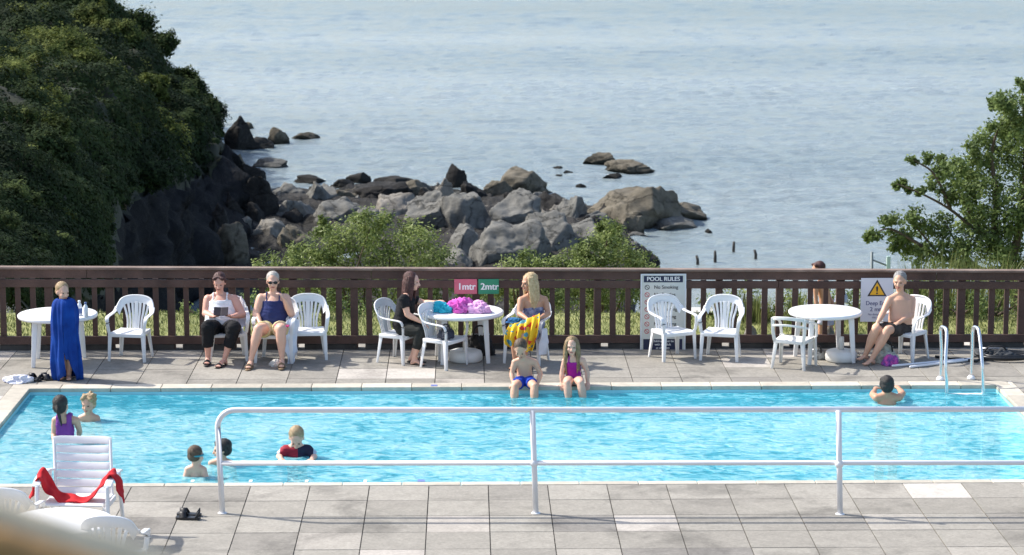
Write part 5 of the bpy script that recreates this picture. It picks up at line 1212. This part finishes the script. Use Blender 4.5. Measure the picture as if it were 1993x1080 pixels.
drape('shawl', [[Q(470, 575, Y + .2), Q(478, 600, Y + .15), Q(480, 622, Y + .05), Q(478, 632, Y - .05)], [Q(452, 620, Y + .2), Q(462, 625, Y + .05), Q(470, 634, Y - .08), Q(474, 642, Y - .16)], [Q(440, 630, Y + .1), Q(452, 633, Y), Q(463, 645, Y - .12), Q(472, 655, Y - .18)]], .006, cardi, 'pale thin shawl hanging off the chair of the reading woman', 'shawl', .012, 5)
t = thing('book', 'small dark open book held by the woman in the white top', 'book', Q(430, 606, Y - .30), 0); bm = BM(); box(bm, (-.045, 0, .0), (.09, .012, .12), Matrix.Rotation(-.7, 4, 'X') @ Matrix.Rotation(.1, 4, 'Z')); box(bm, (.045, 0, .0), (.09, .012, .12), Matrix.Rotation(-.7, 4, 'X') @ Matrix.Rotation(-.1, 4, 'Z')); obj('cover', bm, mat('dark_cover', (.03, .02, .025), .4, .2), t, bevel=.003)
bm = BM(); box(bm, (-.044, .009, .004), (.082, .01, .11), Matrix.Rotation(-.7, 4, 'X') @ Matrix.Rotation(.1, 4, 'Z')); box(bm, (.044, .009, .004), (.082, .01, .11), Matrix.Rotation(-.7, 4, 'X') @ Matrix.Rotation(-.1, 4, 'Z')); obj('pages', bm, wpaint, t)
# ---- woman in navy vest
Y = P(539, 701).y
person('white haired woman in sunglasses and a navy vest seated with her hand raised', Y, dict(pelvis=(533, 638, .05), neck=(532, 572, .10), head=(531, 547, .07), sL=(508, 580, .10), sR=(556, 580, .10),
  eL=(498, 612, .02), wL=(508, 632, -.22), hL=(514, 636, -.32), eR=(567, 610, -.04), wR=(554, 583, -.16), hR=(546, 573, -.16), pL=(520, 642, 0), pR=(546, 642, 0), kL=(503, 640, -.44), kR=(546, 640, -.46),
  aL=(488, 702, -.48), tL=(484, 714, -.60), aR=(549, 700, -.46), tR=(548, 712, -.58)), (.1, -1, -.05), 1.0, 1.28, SK2, (H_white, 'crop'), [('vest', fabric('navy_cotton', (.03, .04, .13))), ('shorts', fabric('yellow_shorts', (.62, .60, .22), (.70, .52, .40), 8), .55)], shoe=mat('tan_shoe', (.20, .13, .07), .6, .2), glasses=True, palm=(0, 0, -1), curl=.6, belly=.2)
drape('towel', [[Q(560, 625, Y - .15), Q(566, 615, Y - .02), Q(574, 618, Y + .05), Q(578, 628, Y + .08)], [Q(556, 648, Y - .24), Q(564, 645, Y - .2), Q(572, 645, Y - .16), Q(578, 650, Y - .1)], [Q(557, 680, Y - .24), Q(564, 683, Y - .2), Q(572, 680, Y - .17), Q(577, 682, Y - .12)], [Q(560, 706, Y - .24), Q(565, 712, Y - .21), Q(570, 706, Y - .18), Q(575, 700, Y - .14)]], .01, cloth('pale_blue_towel', (.60, .66, .78), (.78, .80, .84)), 'pale blue and white towel hanging from the chair of the woman in sunglasses', 'towel', .022, 8)
drape('towel', [[Q(535, 634, Y - .26), Q(550, 630, Y - .2), Q(562, 630, Y - .1)], [Q(537, 641, Y - .36), Q(550, 638, Y - .34), Q(562, 636, Y - .26)]], .01, cloth('hot_pink_cloth', (.70, .05, .22)), 'hot pink cloth over the knee of the woman in sunglasses', 'cloth', .012, 9)
# ---- woman in black, in profile
Y = P(776, 703).y
person('woman in black with long dark red hair, in profile at the middle table', Y, dict(pelvis=(782, 638, .02), neck=(794, 570, .04), head=(802, 547, .03), sL=(786, 582, -.15), sR=(798, 580, .20),
  eL=(793, 612, -.17), wL=(818, 626, -.22), hL=(826, 630, -.22), eR=(826, 590, .22), wR=(846, 588, .12), hR=(854, 586, .1), pL=(784, 640, -.08), pR=(788, 638, .10), kL=(818, 644, -.22), kR=(822, 640, -.02),
  aL=(806, 700, -.22), tL=(820, 708, -.26), aR=(802, 694, -.06), tR=(816, 700, -.08)), (1, -.3, -.12), 1.0, 1.05, SK2, (H_auburn, 'red'), [('shirt', fabric('black_cotton_shirt', (.016, .016, .018))), ('trousers', fabric('charcoal_trousers', (.028, .030, .028)))], shoe=shoe_m, palm=(0, 0, -1), curl=.4)
# ---- blonde woman
Y = P(1027, 708).y
person('blonde long haired woman in a patterned strapless dress looking left', Y, dict(pelvis=(1038, 636, .03), neck=(1036, 574, .06), head=(1030, 549, .04), sL=(1014, 584, .0), sR=(1060, 583, .10),
  eL=(1011, 611, -.10), wL=(1028, 622, -.28), hL=(1036, 624, -.34), eR=(1067, 610, .02), wR=(1052, 618, -.22), hR=(1042, 618, -.28), pL=(1026, 644, 0), pR=(1048, 646, 0.02), kL=(1002, 648, -.40), kR=(1020, 654, -.44),
  aL=(1003, 708, -.38), tL=(997, 716, -.48), aR=(1020, 712, -.42), tR=(1012, 720, -.52)), (-.9, -.5, -.1), 1.0, .97, SK4, (H_blond, 'long'), [('strapless', fabric('patterned_dress', (.06, .08, .20), (.42, .42, .52), 26)), ('skirt', fabric('patterned_skirt', (.05, .07, .19), (.36, .38, .50), 26))], shoe=shoe_m, palm=(0, 0, -1), curl=.5)
yt_ = mat('printed_yellow_towel', (.80, .50, .02), .85, .05, 3, .2, 80)
ntx = yt_.node_tree; bs = ntx.nodes['Principled BSDF']; tcx = ntx.nodes.new('ShaderNodeTexCoord'); nx = ntx.nodes.new('ShaderNodeTexNoise'); nx.inputs['Scale'].default_value = 8.5; nx.inputs['Detail'].default_value = 1.5; ntx.links.new(tcx.outputs['Object'], nx.inputs[0])
rx = ntx.nodes.new('ShaderNodeValToRGB'); rx.color_ramp.interpolation = 'CONSTANT'; e = rx.color_ramp.elements; e.new(.5); e.new(.6)
for q, (p, c) in zip(e, ((0, (.10, .30, .36, 1)), (.40, (.80, .50, .02, 1)), (.60, (.62, .05, .02, 1)), (.68, (.02, .10, .22, 1)))): q.position = p; q.color = c
ntx.links.new(nx.outputs['Fac'], rx.inputs[0]); ntx.links.new(rx.outputs[0], bs.inputs['Base Color'])
rowsY = [(992, 634, 1053, 610, -.38), (986, 645, 1051, 628, -.45), (983, 657, 1048, 650, -.47), (983, 668, 1042, 672, -.47), (986, 672, 1036, 686, -.46)]
drape('towel', [[Q(xa_ + (xb2 - xa_) * i / 10 + (1.5 if i % 2 else -1.5), ya_ + (yb2 - ya_) * i / 10 + (2.5 * math.sin(i * 1.9) if r_i == 4 else 0), Y + d_ + (.022 if i % 2 else -.022) * (.3 + r_i * .35)) for i in range(11)] for r_i, (xa_, ya_, xb2, yb2, d_) in enumerate(rowsY)], .007, yt_, 'yellow printed towel with red and teal shapes across the knees of the blonde woman', 'towel', .006, 17)
drape('towel', [[Q(1055, 640, Y - .18), Q(1063, 640, Y - .08)], [Q(1050, 668, Y - .2), Q(1066, 668, Y - .1)], [Q(1046, 690, Y - .22), Q(1062, 690, Y - .12)]], .01, cloth('white_towel', (.72, .70, .74)), 'white towel hanging beside the yellow one on the chair', 'towel', .015, 18)
heap('towel', 'dark blue towel on the lap of the blonde woman', 'towel', Q(1003, 627, Y - .2), (.11, .10, .05), cloth('navy_towel', (.02, .05, .20), (.05, .25, .42), 8), 31)
# ---- boy and girl on the far pool edge
Y = P(1021, 752).y
person('boy in blue shorts sitting on the pool edge looking down', Y, dict(pelvis=(1021, 736, .10), neck=(1020, 698, .06), head=(1013, 679, .0), sL=(1002, 705, .05), sR=(1041, 705, .06),
  eL=(996, 727, .02), wL=(999, 746, -.08), hL=(1000, 753, -.14), eR=(1052, 727, .06), wR=(1046, 747, -.06), hR=(1043, 753, -.12), pL=(1013, 742, .06), pR=(1030, 742, .06), kL=(1002, 752, -.20), kR=(1040, 752, -.20),
  aL=(1000, 795, -.30), tL=(1000, 802, -.38), aR=(1040, 795, -.30), tR=(1040, 802, -.38)), (-.12, -1, -.75), .88, .84, SK3, (H_brown, 'crop'), [('shorts', fabric('blue_shorts', (.02, .06, .42)), .55)], palm=(0, 0, -1), curl=.3, eyes=True)
Y = P(1115, 752).y
person('girl in a magenta swimsuit sitting on the pool edge, smiling', Y, dict(pelvis=(1116, 736, .10), neck=(1115, 695, .09), head=(1113, 673, .06), sL=(1100, 702, .08), sR=(1134, 702, .08),
  eL=(1094, 724, .08), wL=(1093, 745, .04), hL=(1094, 752, -.02), eR=(1143, 724, .08), wR=(1144, 744, .04), hR=(1144, 751, -.02), pL=(1107, 741, .06), pR=(1126, 741, .06), kL=(1104, 745, -.24), kR=(1130, 745, -.24),
  aL=(1108, 795, -.30), tL=(1108, 803, -.36), aR=(1138, 795, -.30), tR=(1138, 803, -.36)), (-.05, -1, -.08), .86, .84, SK2, (H_gbr, 'long'), [('swimsuit', fabric('magenta_swimsuit', (.30, .015, .24), (.40, .03, .32), 6))], palm=(0, 0, -1), curl=.3)
# ---- seated man
Y = P(1763, 699).y
person('grey haired bare chested man in dark shorts leaning back on a chair', Y, dict(pelvis=(1752, 634, .02), neck=(1752, 572, .10), head=(1751, 547, .08), sL=(1731, 583, .04), sR=(1775, 583, .16),
  eL=(1719, 608, -.05), wL=(1708, 628, -.28), hL=(1705, 637, -.34), eR=(1774, 614, .06), wR=(1748, 628, -.20), hR=(1737, 634, -.28), pL=(1744, 640, .0), pR=(1760, 640, .04), kL=(1704, 642, -.34), kR=(1728, 642, -.36),
  aL=(1684, 692, -.26), tL=(1674, 698, -.30), aR=(1697, 699, -.36), tR=(1686, 708, -.42)), (-.35, -1, -.08), 1.03, 1.02, SK3, (H_grey, 'crop'), [('shorts', fabric('charcoal_shorts', (.028, .024, .024), (.07, .06, .055), 9), .85)], palm=(0, 0, -1), curl=.7, belly=.12)
# ---- passer-by behind the fence
Y = 35.4
person('dark haired boy walking past behind the fence, hidden to the hair', Y, dict(pelvis=(1607, 600, 0), neck=(1600, 546, 0), head=(1592, 524, 0), sL=(1588, 556, -.10), sR=(1606, 556, .12),
  eL=(1588, 584, -.12), wL=(1592, 606, -.16), eR=(1615, 580, .12), wR=(1626, 600, .06), pL=(1604, 604, -.08), pR=(1610, 604, .08), kL=(1598, 638, -.10), kR=(1616, 640, .06), aL=(1600, 672, -.1), tL=(1592, 678, -.12), aR=(1622, 674, .06), tR=(1614, 680, .04)),
  (-1, -.3, -.1), .95, .85, SK4, (H_auburn, 'short'), [('shorts', fabric('lilac_shorts', (.42, .42, .62), (.60, .60, .70), 8), .8)], floor=-.42, shoe=shoe_m)
bag('beach_bag', 'pale blue bag carried behind the fence by the passer-by', Q(1637, 588, 35.2), (.09, .08, .16), mat('pale_blue_bag', (.42, .46, .56), .8, .1), 33)
# ---- child in blue towel
Y = P(130, 738).y
kid, W = person('barefoot fair haired child standing wrapped in a blue towel', Y, dict(pelvis=(129, 655, 0), neck=(124, 590, .0), head=(122, 567, .0), sL=(110, 600, 0.02), sR=(143, 600, 0.0),
  eL=(112, 625, -.04), wL=(124, 618, -.05), eR=(140, 625, -.03), wR=(132, 618, -.05), pL=(121, 660, 0), pR=(136, 660, 0), kL=(121, 696, -.01), kR=(136, 696, -.01), aL=(121, 730, .0), tL=(118, 736, -.08), aR=(134, 731, .0), tR=(134, 737, -.08)),
  (.55, -.75, -.12), .86, .82, SK2, (H_fair, 'crop'), [('shorts', fabric('navy_shorts', (.02, .03, .10)), .6)], hands=False)
bluet = cloth('royal_blue_towel', (.005, .032, .20), (.010, .065, .33), 7)
rings = [(583, 112, 138, .06), (586, 106, 144, .09), (594, 103, 148, .12), (608, 102, 150, .14), (628, 101, 151, .155), (650, 104, 150, .13), (675, 103, 154, .135), (700, 101, 155, .14), (718, 103, 157, .14), (739, 106, 158, .135)]
bm = BM(); G = []; nA = 96
for j, (y_, xl, xr, dp) in enumerate(rings):
    a_ = Q(xl, y_, Y); b_ = Q(xr, y_, Y); c_ = (a_ + b_) / 2; hwid = (b_ - a_).x / 2; row = []
    f = j / (len(rings) - 1)
    for i in range(nA + 1):
        th = R(-88) + R(360) * i / nA
        fo = 1 + (.03 + .11 * f) * math.sin(th * 8 + 3.5 * f + 1.3 * math.sin(th * 2)) + (.02 + .05 * f) * math.sin(th * 15 + 1 - 4 * f) + .05 * math.exp(-((f - .35) / .12) ** 2) * math.sin(th * 5 + 20 * f)
        zoff = 0
        if j >= 6:
            fr_ = min(i, nA - i) / nA; zoff = (.16 * math.exp(-((i / nA - .03) ** 2) / .006) + .05 * math.sin(th * 3)) * (j - 5) / 3
        row.append(bm.verts.new((c_.x + hwid * math.cos(th) * fo, Y + dp * math.sin(th) * fo, c_.z + max(0, zoff) + .01)))
    G.append(row)
for j in range(len(G) - 1):
    for i in range(nA): bm.faces.new((G[j][i], G[j][i + 1], G[j + 1][i + 1], G[j + 1][i]))
o = obj('towel', bm, bluet, None, True); ss_ = o.modifiers.new('sub', 'SUBSURF'); ss_.levels = 1; ss_.render_levels = 1; so2 = o.modifiers.new('thickness', 'SOLIDIFY'); so2.thickness = .01
tag(o, 'royal blue towel wrapped from shoulders to ankles around a standing child', 'towel')
# ---- swimmers
def swimmer(label, wx, wy, hx, hy, top, sLx, sRx, sy, face, s, sk, hair, clothes=(), arms=None, dd=0, b=.85, eyes=True):
    Y = P(wx, wy, ZW).y + dd
    J = dict(pelvis=Q(wx, wy, Y) + Vector((0, .02, -.38 * s)), neck=(hx * .5 + (sLx + sRx) * .25, sy - 6, 0), head=(hx, hy, 0), sL=(sLx, sy, 0), sR=(sRx, sy, 0))
    pl = J['pelvis']; J.update(pL=pl + Vector((-.07 * s, 0, -.05)), pR=pl + Vector((.07 * s, 0, -.05)), kL=pl + Vector((-.08 * s, -.08, -.42 * s)), kR=pl + Vector((.08 * s, -.08, -.42 * s)), aL=pl + Vector((-.08, .05, -.78 * s)), aR=pl + Vector((.08, .05, -.78 * s)))
    if arms: J.update(arms)
    else: J.update(eL=Q(sLx, sy, Y) + Vector((-.06, -.04, -.24 * s)), wL=Q(sLx, sy, Y) + Vector((-.10, -.22, -.30 * s)), eR=Q(sRx, sy, Y) + Vector((.06, -.04, -.24 * s)), wR=Q(sRx, sy, Y) + Vector((.10, -.22, -.30 * s)))
    return person(label, Y, J, face, s, b, sk, hair, clothes, feet=False, floor=ZW, eyes=eyes, hands=True)
sw = fabric('purple_swimsuit', (.20, .05, .26), (.27, .07, .33), 7)
swimmer('girl with dark ponytail in a purple swimsuit standing in the pool, seen from behind', 131, 856, 119, 789, 768, 108, 148, 818, (.25, 1, -.05), .92, SK3, (H_black, 'tail'), [('racer', sw)], dict(eL=(105, 845, .0), wL=(106, 862, -.1), eR=(155, 838, .05), wR=(153, 850, .15)), b=.84, eyes=False)
swimmer('fair haired child neck deep at the left end of the pool', 173, 818, 172, 786, 765, 158, 188, 814, (-.25, -1, -.1), .88, SK3, (H_fair, 'curly'), [])
gog = mat('teal_strap', (.03, .28, .34), .5, .1)
g1, W1 = swimmer('boy with teal goggle strap in the pool, seen from behind near the handrail', 378, 927, 382, 886, 865, 366, 396, 914, (.55, .8, -.1), .82, SK2, (H_brown, 'crop'), [], b=.8, eyes=False)
bm = BM(); hc = W1['head'] - g1.location; ptg = [hc + Vector((math.cos(a) * .082 * .86, math.sin(a) * .098 * .9, .008)) for a in np.linspace(0, 2 * math.pi, 33)[:-1]]; tube(bm, ptg + [ptg[0]], .010, 8, False, (0, 0, 1)); obj('goggle_strap', bm, gog, g1, True)
swimmer('dark haired boy in the pool behind the handrail corner, facing left', 432, 904, 432, 874, 853, 412, 450, 902, (-1, -.15, -.1), .84, SK3, (H_black, 'short'), [], b=.82)
rv = mat('red_navy_rash', (.02, .015, .04), .8, .1, 3, .2, 80)
ntx = rv.node_tree; bs = ntx.nodes['Principled BSDF']; tcx = ntx.nodes.new('ShaderNodeTexCoord'); sxx = ntx.nodes.new('ShaderNodeSeparateXYZ'); ntx.links.new(tcx.outputs['Object'], sxx.inputs[0]); rx = ntx.nodes.new('ShaderNodeValToRGB'); rx.color_ramp.interpolation = 'CONSTANT'
mpx = ntx.nodes.new('ShaderNodeMapRange'); ntx.links.new(sxx.outputs['X'], mpx.inputs[0]); mpx.inputs[1].default_value = -.3; mpx.inputs[2].default_value = .3; ntx.links.new(mpx.outputs[0], rx.inputs[0])
e = rx.color_ramp.elements; e.new(.5); e.new(.6)
for q, (p, c) in zip(e, ((0, (.55, .56, .60, 1)), (.20, (.30, .008, .025, 1)), (.52, (.012, .012, .04, 1)), (.80, (.45, .50, .60, 1)))): q.position = p; q.color = c
ntx.links.new(rx.outputs[0], bs.inputs['Base Color'])
swimmer('fair haired boy in a red and navy rash vest looking down in the pool', 578, 888, 577, 852, 828, 556, 600, 875, (0, -1, -.8), .92, SK2, (H_fair, 'crop'), [('rash', rv)], dict(eL=(543, 888, -.02), wL=(548, 894, -.20), eR=(612, 888, -.02), wR=(607, 894, -.20)), b=.9)
swimmer('dark haired man in the pool holding the far edge, seen from behind', 1726, 784, 1726, 750, 733, 1706, 1749, 774, (.03, 1, -.15), 1.0, SK4, (H_black, 'short'), [], dict(eL=(1698, 768, .18), wL=(1704, 757, .42), eR=(1757, 766, .18), wR=(1748, 755, .42)), b=1.0, eyes=False, dd=-.05)
print('OBJ', len(bpy.data.objects))
